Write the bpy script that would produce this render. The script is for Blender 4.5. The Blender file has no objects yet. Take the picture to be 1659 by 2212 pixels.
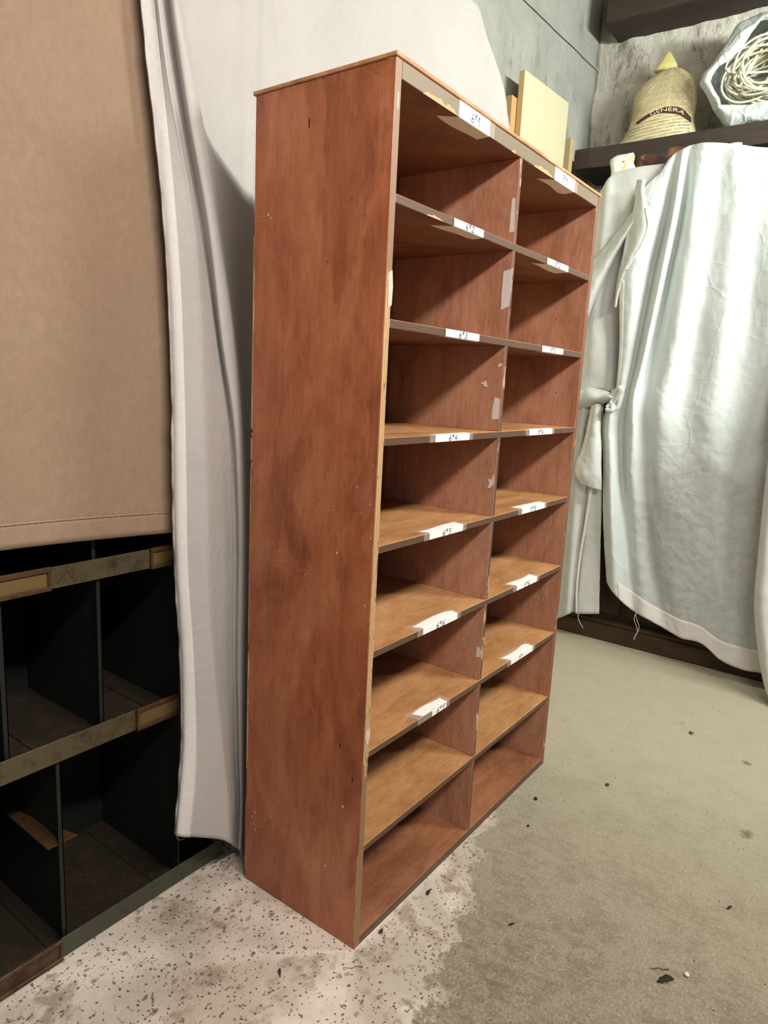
import bpy, bmesh, math, random
import numpy as np
from mathutils import Vector, Matrix, noise as mn

random.seed(7)
SC = bpy.context.scene
COL = SC.collection

# ------------------------------------------------------------------ camera
F_PX = 1497.394
CAM = np.array([-1.06296633, -0.79516178, 1.2337729])
ROT = np.array([[0.59513666, -0.8021007, 0.04946533],
                [-0.11841223, -0.14840666, -0.98181159],
                [0.79485275, 0.57845478, -0.18330078]])
cd = bpy.data.cameras.new('camera')
cam = bpy.data.objects.new('camera', cd)
COL.objects.link(cam)
cd.sensor_fit = 'HORIZONTAL'
cd.sensor_width = 36.0
cd.lens = F_PX / 1659.0 * 36.0
M = Matrix.Identity(4)
for i in range(3):
    M[i][0] = ROT[0][i]; M[i][1] = -ROT[1][i]; M[i][2] = -ROT[2][i]; M[i][3] = CAM[i]
cam.matrix_world = M
cd.clip_start = 0.02
SC.camera = cam

def at(u, v, axis, val):
    """world point where the sight line of photo pixel (u, v) meets the plane axis = val (measuring helper)"""
    d = ROT.T @ np.array([(u - 829.5) / F_PX, (v - 1106) / F_PX, 1.0])
    s = (val - CAM[axis]) / d[axis]
    return CAM + s * d

# ------------------------------------------------------------------ materials
def lin(c):
    out = []
    for x in c[:3]:
        x = x / 255.0
        out.append(x / 12.92 if x <= 0.04045 else ((x + 0.055) / 1.055) ** 2.4)
    return (out[0], out[1], out[2], 1.0)

class MT:
    def __init__(s, name, rough=0.6, spec=0.3):
        s.m = bpy.data.materials.new(name)
        s.m.use_nodes = True
        s.t = s.m.node_tree
        s.b = s.t.nodes['Principled BSDF']
        s.b.inputs['Roughness'].default_value = rough
        s.b.inputs['Specular IOR Level'].default_value = spec
        s.tc = s.t.nodes.new('ShaderNodeTexCoord')
    def put(s, sock, v):
        if isinstance(v, bpy.types.NodeSocket):
            s.t.links.new(v, sock)
        elif sock.type == 'RGBA' and not hasattr(v, '__len__'):
            sock.default_value = (v, v, v, 1)
        else:
            sock.default_value = v
    def vec(s, scale=(1, 1, 1), rot=(0, 0, 0), loc=(0, 0, 0)):
        n = s.t.nodes.new('ShaderNodeMapping')
        s.t.links.new(s.tc.outputs['Object'], n.inputs['Vector'])
        n.inputs['Scale'].default_value = scale
        n.inputs['Rotation'].default_value = rot
        n.inputs['Location'].default_value = loc
        return n.outputs[0]
    def noise(s, vec, scale, detail=4, rough=0.55, dist=0.0):
        n = s.t.nodes.new('ShaderNodeTexNoise')
        s.put(n.inputs['Vector'], vec); n.inputs['Scale'].default_value = scale
        n.inputs['Detail'].default_value = detail; n.inputs['Roughness'].default_value = rough
        n.inputs['Distortion'].default_value = dist
        return n.outputs['Fac']
    def ncol(s, vec, scale, detail=2):
        n = s.t.nodes.new('ShaderNodeTexNoise')
        s.put(n.inputs['Vector'], vec); n.inputs['Scale'].default_value = scale
        n.inputs['Detail'].default_value = detail
        return n.outputs['Color']
    def vor(s, vec, scale, feature='F1', rnd=1.0):
        n = s.t.nodes.new('ShaderNodeTexVoronoi')
        n.feature = feature
        s.put(n.inputs['Vector'], vec); n.inputs['Scale'].default_value = scale
        n.inputs['Randomness'].default_value = rnd
        return n
    def wave(s, vec, scale, dist, detail=2, dscale=1.0, direction='X'):
        n = s.t.nodes.new('ShaderNodeTexWave')
        n.bands_direction = direction
        s.put(n.inputs['Vector'], vec); n.inputs['Scale'].default_value = scale
        n.inputs['Distortion'].default_value = dist; n.inputs['Detail'].default_value = detail
        n.inputs['Detail Scale'].default_value = dscale
        return n.outputs['Fac']
    def ramp(s, fac, stops):
        n = s.t.nodes.new('ShaderNodeValToRGB')
        el = n.color_ramp.elements
        while len(el) < len(stops):
            el.new(0.5)
        for e, (p, c) in zip(el, stops):
            e.position = p
            e.color = lin(c) if hasattr(c, '__len__') else (c, c, c, 1)
        s.put(n.inputs['Fac'], fac)
        return n.outputs['Color']
    def mix(s, fac, a, b, mode='MIX'):
        n = s.t.nodes.new('ShaderNodeMix')
        n.data_type = 'RGBA'; n.blend_type = mode
        s.put(n.inputs[0], fac); 
        for k, v in ((6, a), (7, b)):
            if hasattr(v, '__len__') and not isinstance(v, bpy.types.NodeSocket):
                v = lin(v)
            s.put(n.inputs[k], v)
        return n.outputs[2]
    def math(s, op, a, b=0.0, clamp=False):
        n = s.t.nodes.new('ShaderNodeMath')
        n.operation = op; n.use_clamp = clamp
        s.put(n.inputs[0], a); s.put(n.inputs[1], b)
        return n.outputs[0]
    def xyz(s, vec):
        n = s.t.nodes.new('ShaderNodeSeparateXYZ')
        s.put(n.inputs[0], vec)
        return n.outputs
    def vadd(s, a, b, k=1.0):
        n = s.t.nodes.new('ShaderNodeVectorMath'); n.operation = 'MULTIPLY_ADD'
        s.put(n.inputs[0], b); n.inputs[1].default_value = (k, k, k); s.put(n.inputs[2], a)
        return n.outputs[0]
    def color(s, c):
        s.put(s.b.inputs['Base Color'], lin(c) if not isinstance(c, bpy.types.NodeSocket) else c)
        return s
    def bump(s, h, strength=0.3, dist=0.002):
        n = s.t.nodes.new('ShaderNodeBump')
        n.inputs['Strength'].default_value = strength; n.inputs['Distance'].default_value = dist
        s.put(n.inputs['Height'], h)
        s.t.links.new(n.outputs[0], s.b.inputs['Normal'])
        return s
    def rough(s, v):
        s.put(s.b.inputs['Roughness'], v); return s

def wood(name, grain, dark, mid, light, fig=0.5, rough=0.42, spec=0.35, seed=0.0, pore=0.45):
    """varnished mahogany ply; grain = axis the grain runs along"""
    t = MT(name, rough, spec)
    ax = 'xyz'.index(grain)
    def st(f):
        q = [1, 1, 1]; q[ax] = f; return tuple(q)
    lo = (seed, seed * .7, seed * .3)
    v = t.vec(st(0.55), loc=lo)
    big = t.noise(v, 5.0, 5, 0.6, 1.4)
    mot = t.noise(t.vec(st(0.35), loc=lo), 17, 4, 0.6, .8)
    step = t.ramp(t.noise(t.vec(st(0.4), loc=(seed * 2, seed, 0)), 3.4, 8, 0.62, .5), [(0.50, 0.0), (0.515, 1.0), (0.66, .3)])
    fine = t.noise(t.vec(st(0.05), loc=(0, seed, 0)), 800, 2, 0.6)
    stre = t.noise(t.vec(st(0.035), loc=lo), 95, 4, 0.6)
    f = t.math('ADD', t.math('MULTIPLY', big, 0.55), t.math('MULTIPLY', mot, 0.35))
    f = t.math('ADD', f, t.math('MULTIPLY', t.math('SUBTRACT', stre, 0.5), 0.12 + .14 * (1 - fig)))
    c = t.ramp(f, [(0.28, dark), (0.45, mid), (0.64, light)])
    c = t.mix(t.math('MULTIPLY', step, 0.55 * fig), c, t.mix(1.0, c, (186, 172, 168), 'MULTIPLY'))
    c = t.mix(t.ramp(fine, [(0.34, 0.8), (0.5, 0.0)]), c, t.mix(1.0, c, (212, 204, 198), 'MULTIPLY'))
    t.color(c)
    t.rough(t.math('ADD', rough - 0.10, t.math('MULTIPLY', mot, 0.22)))
    t.bump(fine, pore, 0.0005)
    return t

MATS = {}
MATS['side'] = wood('mahogany_side', 'z', (138, 69, 39), (179, 103, 65), (204, 133, 94), 0.65, 0.40, spec=0.6, seed=1.3).m
MATS['divider'] = wood('mahogany_divider', 'z', (154, 102, 76), (182, 130, 102), (200, 150, 122), 0.3, 0.5, seed=4.1).m
MATS['shelf'] = wood('mahogany_shelf', 'x', (156, 108, 68), (182, 132, 86), (200, 154, 106), 0.45, 0.42, seed=7.7).m
MATS['lowboard'] = wood('mahogany_floorboard', 'x', (124, 76, 52), (152, 100, 70), (174, 124, 86), 0.6, 0.42, seed=2.2).m
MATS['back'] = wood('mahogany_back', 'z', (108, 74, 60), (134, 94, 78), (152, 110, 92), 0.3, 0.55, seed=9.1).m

def edge_mat(name, base, worn, thr, z0=-9, z1=9, seed=0.0, along='z', ply=None):
    t = MT(name, 0.45, 0.4)
    p = t.vec()
    x = t.xyz(p)
    n1 = t.noise(t.vec({'z': (1, 1, .25), 'x': (.25, 1, 1)}[along], loc=(seed, seed, seed)), 90, 5, 0.65)
    n2 = t.noise(t.vec(loc=(seed, 0, seed * 2)), 9, 3, 0.5)
    n3 = t.noise(t.vec({'z': (1, 1, .06), 'x': (.06, 1, 1)}[along]), 400, 3, 0.6)
    c = t.mix(n3, base, tuple(int(v * 1.28) for v in base))
    m = t.math('ADD', t.math('MULTIPLY', n1, 0.55), t.math('MULTIPLY', n2, 0.45))
    m = t.math('GREATER_THAN', m, thr)
    if z0 > -9:
        zz = t.math('ADD', x[2], t.math('MULTIPLY', t.math('SUBTRACT', n1, .5), .25))
        a = t.math('MULTIPLY', t.math('GREATER_THAN', zz, z0), t.math('LESS_THAN', zz, z1))
        lo = t.math('GREATER_THAN', n1, 0.40)
        m = t.math('MAXIMUM', t.math('MULTIPLY', a, lo), m)
    w = t.mix(n3, worn, tuple(int(v * 0.72) for v in worn))
    if ply:
        lines = t.math('SINE', t.math('MULTIPLY', x[0], ply))
        w = t.mix(t.ramp(lines, [(0.55, 0.0), (0.8, 1.0)]), w, (132, 98, 66))
    t.color(t.mix(m, c, w))
    t.bump(t.math('SUBTRACT', n3, m), 0.4, 0.0008)
    return t.m

MATS['edge'] = edge_mat('shelf_edge_varnish', (78, 56, 44), (206, 162, 118), 0.66, seed=3.0, along='x')
MATS['rail_edge'] = edge_mat('top_rail_edge_varnish', (106, 92, 72), (214, 166, 120), 0.64, seed=5.0, along='x')
MATS['div_edge'] = edge_mat('divider_edge_varnish', (84, 58, 46), (222, 188, 150), 0.565, seed=8.0)
MATS['side_edge'] = edge_mat('side_edge_worn_ply', (118, 92, 68), (222, 184, 132), 0.70, 0.44, 1.42, seed=1.0, ply=1100)
MATS['side_edge_far'] = edge_mat('far_edge_worn_ply', (98, 66, 50), (208, 166, 116), 0.57, seed=12.0)
MATS['cap'] = wood('cap_ply', 'x', (150, 96, 62), (196, 142, 98), (226, 180, 132), 0.3, 0.5, seed=3.3).m

def plain(name, c, rough=0.6, spec=0.3, nz=0.12, scale=60):
    t = MT(name, rough, spec)
    n = t.noise(t.vec(), scale, 4, 0.6)
    t.color(t.mix(n, tuple(max(0, v * (1 - nz)) for v in c), tuple(min(255, v * (1 + nz)) for v in c)))
    t.bump(n, 0.15, 0.001)
    return t.m
MATS['paper'] = plain('label_paper', (240, 236, 226), 0.5, 0.4, 0.02)
MATS['ink'] = plain('blue_black_ink', (34, 44, 92), 0.5, 0.3, 0.1)
MATS['scrap'] = plain('torn_paper', (214, 202, 196), 0.7, 0.2, 0.06)
MATS['scratch'] = plain('pale_scratch', (196, 140, 108), 0.7, 0.2, 0.1)
MATS['fleck'] = plain('white_paint_fleck', (226, 208, 190), 0.7, 0.2, 0.1)
MATS['hole'] = plain('bare_wood_hole', (214, 150, 118), 0.7, 0.2, 0.1)
MATS['chip'] = plain('chipped_bare_wood', (206, 156, 118), 0.7, 0.2, 0.12, 200)
MATS['dark'] = plain('dark_knot_hole_shade', (74, 42, 30), 0.6, 0.2, 0.1)  # side panel knots, also the painted shade in the screw holes
tp = MT('clear_tape', 0.18, 0.5); tp.color((236, 226, 210)); tp.b.inputs['Alpha'].default_value = 0.22
MATS['tape'] = tp.m

def linen(name, base, shade=(214, 208, 196), mott=0.0, weave=1.0, mz=None, tr=0.22, crease=.12):
    t = MT(name, 0.9, 0.1)
    v = t.vec()
    th1 = t.noise(t.vec((900, 900, 60)), 1, 2, 0.5)
    th2 = t.noise(t.vec((60, 60, 900)), 1, 2, 0.5)
    n = t.noise(v, 5, 4, 0.6)
    f = t.math('ADD', t.math('MULTIPLY', th1, .5), t.math('MULTIPLY', th2, .5))
    c = t.mix(t.ramp(n, [(0.35, 0.0), (0.7, 0.55)]), base, shade)
    c = t.mix(t.ramp(f, [(0.35, 0.35), (0.6, 0.0)]), c, t.mix(1.0, c, (222, 220, 214), 'MULTIPLY'))
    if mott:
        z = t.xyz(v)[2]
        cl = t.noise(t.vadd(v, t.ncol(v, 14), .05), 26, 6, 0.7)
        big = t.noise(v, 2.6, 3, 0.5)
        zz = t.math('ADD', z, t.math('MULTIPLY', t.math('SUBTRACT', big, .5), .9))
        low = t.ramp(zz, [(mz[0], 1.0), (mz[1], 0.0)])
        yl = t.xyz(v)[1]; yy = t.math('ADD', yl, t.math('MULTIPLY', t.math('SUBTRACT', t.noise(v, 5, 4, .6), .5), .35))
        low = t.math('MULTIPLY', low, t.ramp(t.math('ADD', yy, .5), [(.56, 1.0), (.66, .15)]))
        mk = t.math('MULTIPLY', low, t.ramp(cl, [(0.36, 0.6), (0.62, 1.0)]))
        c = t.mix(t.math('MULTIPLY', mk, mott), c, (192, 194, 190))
    t.color(c)
    cre = t.noise(t.vadd(v, t.ncol(v, 8), .08), 16, 5, 0.55)
    vk = t.vor(t.vadd(t.vec((1, 1, .6), rot=(.5, .3, .2)), t.ncol(v, 6), .10), 5.0, 'DISTANCE_TO_EDGE')
    vk2 = t.vor(t.vadd(t.vec((1, .7, 1), rot=(-.6, .2, .9)), t.ncol(v, 11), .06), 10.0, 'DISTANCE_TO_EDGE')
    rid = t.math('ADD', t.ramp(vk.outputs['Distance'], [(0.0, 1.0), (0.05, 0.0)]), t.math('MULTIPLY', t.ramp(vk2.outputs['Distance'], [(0.0, 1.0), (0.07, 0.0)]), .6))
    h = t.math('ADD', t.math('ADD', t.math('MULTIPLY', f, 0.12 * weave), cre), t.math('MULTIPLY', rid, crease))
    t.bump(h, 0.5, 0.006)
    # thin cloth lets some light through
    tl = t.t.nodes.new('ShaderNodeBsdfTranslucent')
    ms = t.t.nodes.new('ShaderNodeMixShader'); ms.inputs[0].default_value = tr
    t.put(tl.inputs['Color'], c)
    out = t.t.nodes['Material Output']
    t.t.links.new(t.b.outputs[0], ms.inputs[1]); t.t.links.new(tl.outputs[0], ms.inputs[2])
    t.t.links.new(ms.outputs[0], out.inputs['Surface'])
    return t.m
MATS['sheet'] = linen('white_sheet', (218, 213, 208), (206, 201, 196), tr=.34)
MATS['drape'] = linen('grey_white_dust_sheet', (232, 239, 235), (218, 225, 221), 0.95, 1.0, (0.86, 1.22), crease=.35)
MATS['drape2'] = linen('off_white_sheet', (224, 226, 219), (204, 206, 200))
MATS['hem'] = linen('sheet_hem', (244, 240, 234), (236, 232, 226))
t = MT('tan_cloth', 0.92, 0.08)
v = t.vec()
nz = t.noise(t.vec((1, 1, .6), rot=(0, .5, 0)), 70, 6, 0.7, 0.6)
lg = t.noise(v, 3.0, 4, 0.6)
c = t.mix(nz, (132, 110, 91), (166, 142, 120))
c = t.mix(t.ramp(lg, [(0.35, 0.0), (0.7, 0.5)]), c, (142, 117, 98))
t.color(c); t.bump(t.math('ADD', nz, t.noise(v, 500, 2)), 0.45, 0.002)
MATS['tan'] = t.m
MATS['stitch'] = plain('brown_stitching', (112, 84, 62), 0.9, 0.1)

# rusty dark green steel
def steel(name, a, b, rust, amt, rough=0.5):
    t = MT(name, rough, 0.35)
    v = t.vec()
    n = t.noise(v, 22, 6, 0.65); f = t.noise(v, 160, 4, 0.7); g = t.noise(v, 7, 4, 0.6)
    c = t.mix(f, a, b)
    m = t.ramp(t.math('ADD', t.math('MULTIPLY', n, .6), t.math('MULTIPLY', f, .4)), [(amt, 0.0), (amt + .12, 1.0)])
    c = t.mix(m, c, t.mix(g, rust, tuple(int(x * .55) for x in rust)))
    t.color(c); t.bump(t.math('SUBTRACT', f, m), 0.35, 0.001); t.rough(t.math('ADD', rough - .1, t.math('MULTIPLY', m, .3)))
    return t.m
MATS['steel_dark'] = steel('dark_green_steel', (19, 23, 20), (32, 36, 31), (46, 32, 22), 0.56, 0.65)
MATS['steel_tray'] = steel('brown_dirty_steel', (30, 25, 18), (52, 42, 31), (70, 48, 31), 0.5, 0.8)
MATS['steel_lip'] = steel('worn_green_lip', (68, 61, 43), (92, 81, 58), (60, 40, 25), 0.5)
MATS['steel_base'] = steel('green_base_lip', (60, 62, 50), (78, 79, 64), (60, 44, 30), 0.54)
MATS['steel_rust'] = steel('rusty_holder', (66, 47, 31), (86, 62, 40), (74, 42, 24), 0.46)
MATS['holder_card'] = steel('yellowed_card', (88, 70, 38), (112, 90, 50), (104, 66, 32), 0.55, 0.7)

# floor
t = MT('old_concrete', 0.85, 0.2)
v = t.vec(); x = t.xyz(v)
w1 = t.noise(v, 9, 6, 0.65); w2 = t.noise(v, 38, 6, 0.7); w3 = t.noise(v, 160, 4, 0.7); w4 = t.noise(v, 3.2, 4, 0.6)
scr = t.noise(t.vec((1.9, 1, 1), rot=(0, 0, .9)), 24, 8, 0.75)
smooth = t.mix(w2, (124, 113, 95), (164, 152, 131))
smooth = t.mix(t.ramp(t.math('ADD', t.math('MULTIPLY', scr, .6), t.math('MULTIPLY', w1, .4)), [(0.47, 0.0), (0.58, 0.85)]), smooth, (112, 98, 79))
smooth = t.mix(t.ramp(w2, [(0.57, 0.0), (0.70, 0.8)]), smooth, (94, 82, 64))
smooth = t.mix(t.ramp(w3, [(0.36, .55), (0.5, 0.0)]), smooth, (92, 80, 62))
smooth = t.mix(t.ramp(w3, [(0.56, 0.0), (0.68, .5)]), smooth, (202, 192, 170))
# far part is paler and streaked
far = t.ramp(x[0], [(0.0, 0.0), (1.0, 1.0)])
far = t.math('MULTIPLY', t.math('MULTIPLY', x[0], 0.75, True), 0.62)
smooth = t.mix(far, smooth, t.mix(scr, (168, 160, 136), (200, 192, 168)))
# exposed, washed-out aggregate zone (left of and along the bookcase)
edge = t.math('ADD', x[1], t.math('MULTIPLY', t.math('SUBTRACT', w1, .5), .42))
edge = t.math('ADD', edge, t.math('MULTIPLY', t.math('SUBTRACT', w2, .5), .16))
wx = t.math('MULTIPLY', t.math('ADD', x[0], -0.15), 0.33)       # boundary y = -0.14 + .33*(x-.15)
edge = t.math('SUBTRACT', edge, wx)
ex = t.ramp(t.math('ADD', edge, 0.60), [(0.42, 0.0), (0.455, 1.0)])
pale = t.mix(w2, (216, 199, 183), (240, 229, 216))
pale = t.mix(t.ramp(w4, [(0.42, 0.0), (0.58, .7)]), pale, (166, 152, 134))
pale = t.mix(t.ramp(t.math('ADD', t.math('MULTIPLY', w1, .7), t.math('MULTIPLY', w2, .3)), [(0.52, 0.0), (0.60, .75)]), pale, (146, 126, 108))
vd = t.vor(t.vadd(t.vec((1, 1.5, 1), rot=(0, 0, .5)), t.ncol(v, 55), .02), 50)
rn = t.xyz(vd.outputs['Color'])
thr = t.math('MULTIPLY', t.math('SUBTRACT', rn[0], .64, True), 1.25)
peb = t.math('LESS_THAN', vd.outputs['Distance'], thr)
pc = t.ramp(rn[1], [(0.0, (74, 50, 36)), (.3, (128, 92, 58)), (.6, (150, 128, 108)), (.85, (104, 88, 82)), (1.0, (66, 56, 52))])
pale = t.mix(t.math('MULTIPLY', peb, t.math('ADD', .35, t.math('MULTIPLY', rn[2], .6))), pale, pc)
vd2 = t.vor(t.vadd(v, t.ncol(v, 90), .01), 150)
rn2 = t.xyz(vd2.outputs['Color'])
peb2 = t.math('LESS_THAN', vd2.outputs['Distance'], t.math('MULTIPLY', t.math('SUBTRACT', rn2[0], .60, True), 1.25))
pale = t.mix(t.math('MULTIPLY', peb2, .85), pale, t.mix(rn2[1], (58, 42, 30), (112, 92, 74)))
c = t.mix(ex, smooth, pale)
# dark specks and litter stains
vs = t.vor(t.vadd(t.vec((1, 2.0, 1), rot=(0, 0, .6)), t.ncol(v, 40), .02), 55)
rs = t.xyz(vs.outputs['Color'])
sp = t.math('LESS_THAN', vs.outputs['Distance'], t.math('MULTIPLY', t.math('SUBTRACT', rs[0], .80, True), .95))
c = t.mix(t.math('MULTIPLY', sp, .75), c, (62, 52, 40))
st = t.vor(t.vadd(v, t.ncol(v, 20), .05), 6.5)
rst = t.xyz(st.outputs['Color'])
so = t.ramp(t.math('SUBTRACT', t.math('MULTIPLY', t.math('SUBTRACT', rst[0], .6, True), .5), st.outputs['Distance']), [(0.0, 0.0), (0.08, .75)])
c = t.mix(so, c, (84, 70, 54))
t.color(c)
t.bump(t.math('ADD', t.math('ADD', w2, t.math('MULTIPLY', w3, .5)), t.math('MULTIPLY', ex, .35)), 0.55, 0.004)
MATS['floor'] = t.m

t = MT('limewashed_wall', 0.9, 0.15)
v = t.vec()
a = t.noise(v, 3.5, 6, 0.65, .4); b = t.noise(v, 30, 6, 0.7); d = t.noise(t.vec((1, 1, .4)), 11, 6, 0.7)
c = t.mix(b, (144, 145, 136), (172, 172, 163))
c = t.mix(t.ramp(a, [(0.42, 0.0), (0.62, .75)]), c, (142, 142, 134))
c = t.mix(t.ramp(d, [(0.57, 0.0), (0.72, .8)]), c, (104, 102, 97))
c = t.mix(t.ramp(t.noise(v, 70, 4, .6), [(0.66, 0.0), (0.72, .8)]), c, (88, 84, 78))
t.color(c); t.bump(t.math('ADD', b, a), 0.5, 0.006)
MATS['lime'] = t.m
t = MT('rough_stone_wall', 0.92, 0.1)
v = t.vec()
a = t.noise(v, 5, 7, 0.68, .5); b = t.noise(v, 30, 8, 0.75); vs_n = t.noise(t.vec((1, 1, .35), rot=(.25, 0, 0)), 9, 7, .7, .8)
cr = t.noise(t.vec((1, 1, .55), rot=(.4, 0, 0)), 5.5, 5, .6, 1.2)
crk = t.math('ABSOLUTE', t.math('SUBTRACT', cr, .5))
c = t.mix(b, (212, 205, 188), (244, 240, 227))
c = t.mix(t.ramp(a, [(0.46, 0.0), (0.64, .6)]), c, (184, 173, 154))
c = t.mix(t.ramp(vs_n, [(0.58, 0.0), (0.72, .6)]), c, (150, 140, 122))
c = t.mix(t.math('MULTIPLY', t.ramp(crk, [(0.0, .65), (0.03, 0.0)]), t.ramp(a, [(.42, 0.0), (.55, 1.0)])), c, (104, 90, 74))
t.color(c); t.bump(t.math('ADD', b, t.math('MULTIPLY', vs_n, 1.6)), 0.8, 0.02)
MATS['stone'] = t.m

def oldwood(name, a, b, grain='y', sc=40, rough=0.7):
    t = MT(name, rough, 0.25)
    k = {'x': (.06, 1, 1), 'y': (1, .06, 1), 'z': (1, 1, .06)}[grain]
    n = t.noise(t.vec(k), sc, 6, 0.65, .3); m = t.noise(t.vec(), 9, 5, .6)
    t.color(t.mix(t.math('ADD', t.math('MULTIPLY', n, .65), t.math('MULTIPLY', m, .35)), a, b))
    t.bump(n, 0.5, 0.003)
    return t.m
MATS['beam'] = oldwood('blackened_oak', (40, 33, 29), (76, 64, 55), 'y', 60)
MATS['ceil'] = oldwood('old_boards', (110, 98, 84), (140, 126, 110), 'y', 40)
MATS['cab'] = oldwood('dark_brown_cabinet', (44, 32, 22), (86, 64, 46), 'y', 50, 0.55)
MATS['cabv'] = oldwood('dark_brown_panel', (40, 28, 20), (76, 54, 38), 'z', 50, 0.55)

def pine(name, a, b, knots=True):
    t = MT(name, 0.65, 0.25)
    n = t.noise(t.vec((1, 1, .05)), 55, 4, .6, .4)
    c = t.mix(n, a, b)
    if knots:
        k = t.vor(t.vec((1, .01, .55), loc=(.33, 0, .1)), 5.2)
        r = t.xyz(k.outputs['Color'])
        m = t.math('LESS_THAN', k.outputs['Distance'], t.math('MULTIPLY', t.math('SUBTRACT', r[0], .35, True), .16))
        c = t.mix(t.math('MULTIPLY', m, .8), c, (150, 118, 76))
    t.color(c)
    return t.m
MATS['pine'] = pine('pale_pine', (184, 175, 142), (206, 198, 168))
MATS['pine_edge'] = pine('pine_edge', (190, 152, 100), (214, 178, 124), False)
MATS['pine_brown'] = pine('brown_pine', (170, 132, 88), (198, 160, 112), False)
MATS['pine_dull'] = pine('dull_pine', (166, 146, 106), (186, 166, 122), False)

# ------------------------------------------------------------------ mesh helpers
def link(name, bm, mats, parent=None, smooth=False):
    me = bpy.data.meshes.new(name)
    bmesh.ops.recalc_face_normals(bm, faces=bm.faces)
    bm.to_mesh(me); bm.free()
    for m in (mats if isinstance(mats, (list, tuple)) else [mats]):
        me.materials.append(m)
    if smooth:
        me.polygons.foreach_set('use_smooth', [True] * len(me.polygons))
    o = bpy.data.objects.new(name, me)
    COL.objects.link(o)
    if parent is not None:
        o.parent = parent
    return o

def thing(name, label, cat, loc=(0, 0, 0), group=None):
    o = bpy.data.objects.new(name, None)
    o.empty_display_size = 0.05
    COL.objects.link(o); o.location = loc
    return tag(o, label, cat, group)

def tag(o, label, cat, group=None):
    o['label'] = label; o['category'] = cat
    if group:
        o['group'] = group
    return o

def struct(o):
    o['kind'] = 'structure'
    return o

def box(bm, lo, hi, mi=None, bev=0.0, seg=1):
    """box; mi = {'-y': material index, ...}"""
    vs = [bm.verts.new((hi[0] if i & 1 else lo[0], hi[1] if i & 2 else lo[1], hi[2] if i & 4 else lo[2])) for i in range(8)]
    fs = {'-x': (0, 4, 6, 2), '+x': (1, 3, 7, 5), '-y': (0, 1, 5, 4), '+y': (2, 6, 7, 3), '-z': (0, 2, 3, 1), '+z': (4, 5, 7, 6)}
    faces = []
    for k, idx in fs.items():
        f = bm.faces.new([vs[i] for i in idx])
        f.material_index = (mi or {}).get(k, (mi or {}).get('*', 0))
        faces.append(f)
    if bev:
        es = list({e for f in faces for e in f.edges})
        bmesh.ops.bevel(bm, geom=es, offset=bev, segments=seg, affect='EDGES', profile=0.5)
    return bm

def BM():
    return bmesh.new()

def ribbon(bm, pts, w, nrm, mi=0):
    """flat stroke along 3-D polyline pts, lying in the plane with normal nrm"""
    pts = [Vector(p) for p in pts]; nrm = Vector(nrm)
    L = []; R = []
    for i, p in enumerate(pts):
        a = pts[max(0, i - 1)]; b = pts[min(len(pts) - 1, i + 1)]
        d = (b - a)
        if d.length < 1e-9:
            d = Vector((1, 0, 0))
        s = d.normalized().cross(nrm).normalized() * (w * 0.5)
        L.append(bm.verts.new(p + s)); R.append(bm.verts.new(p - s))
    for i in range(len(pts) - 1):
        f = bm.faces.new((L[i], L[i + 1], R[i + 1], R[i])); f.material_index = mi

def tube(bm, pts, r, n=6, closed=False, mi=0):
    pts = [Vector(p) for p in pts]
    rr = r if hasattr(r, '__len__') else [r] * len(pts)
    rings = []
    N = len(pts)
    up = Vector((0.13, 0.21, 0.97))
    for i, p in enumerate(pts):
        a = pts[(i - 1) % N] if closed else pts[max(0, i - 1)]
        b = pts[(i + 1) % N] if closed else pts[min(N - 1, i + 1)]
        d = (b - a).normalized()
        s = d.cross(up)
        if s.length < 1e-4:
            s = d.cross(Vector((1, 0, 0)))
        s.normalize(); q = d.cross(s).normalized()
        rings.append([bm.verts.new(p + (s * math.cos(6.28319 * k / n) + q * math.sin(6.28319 * k / n)) * rr[i]) for k in range(n)])
    for i in range(N if closed else N - 1):
        A = rings[i]; B = rings[(i + 1) % N]
        for k in range(n):
            f = bm.faces.new((A[k], A[(k + 1) % n], B[(k + 1) % n], B[k])); f.material_index = mi
    if not closed:
        bm.faces.new(rings[0]).material_index = mi
        bm.faces.new(rings[-1][::-1]).material_index = mi

def cr1(P, n):
    """Catmull-Rom resample along axis 0"""
    P = np.asarray(P, float); R = P.shape[0]
    t = np.linspace(0, R - 1, n); i = np.minimum(t.astype(int), R - 2); f = (t - i).reshape((-1,) + (1,) * (P.ndim - 1))
    p1 = P[i]; p2 = P[i + 1]
    p0 = np.where((i > 0).reshape(f.shape), P[np.maximum(i - 1, 0)], 2 * p1 - p2)
    p3 = np.where((i < R - 2).reshape(f.shape), P[np.minimum(i + 2, R - 1)], 2 * p2 - p1)
    return 0.5 * (2 * p1 + (p2 - p0) * f + (2 * p0 - 5 * p1 + 4 * p2 - p3) * f * f + (3 * p1 - p0 - 3 * p2 + p3) * f ** 3)

def grid_smooth(P, nr, nc):
    Q = cr1(P, nr)
    return np.swapaxes(cr1(np.swapaxes(Q, 0, 1), nc), 0, 1)

def wrinkle(Q, axis, amp, freq, seed=0.0, stretch=(1, 1, 1)):
    Q = Q.copy()
    for i in range(Q.shape[0]):
        for j in range(Q.shape[1]):
            p = Vector((Q[i, j, 0] * freq * stretch[0] + seed, Q[i, j, 1] * freq * stretch[1], Q[i, j, 2] * freq * stretch[2]))
            r = 1 - abs(mn.noise(p)) * 2
            Q[i, j, axis] += amp * (r + 0.5 * mn.noise(p * 2.7))
    return Q

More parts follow.
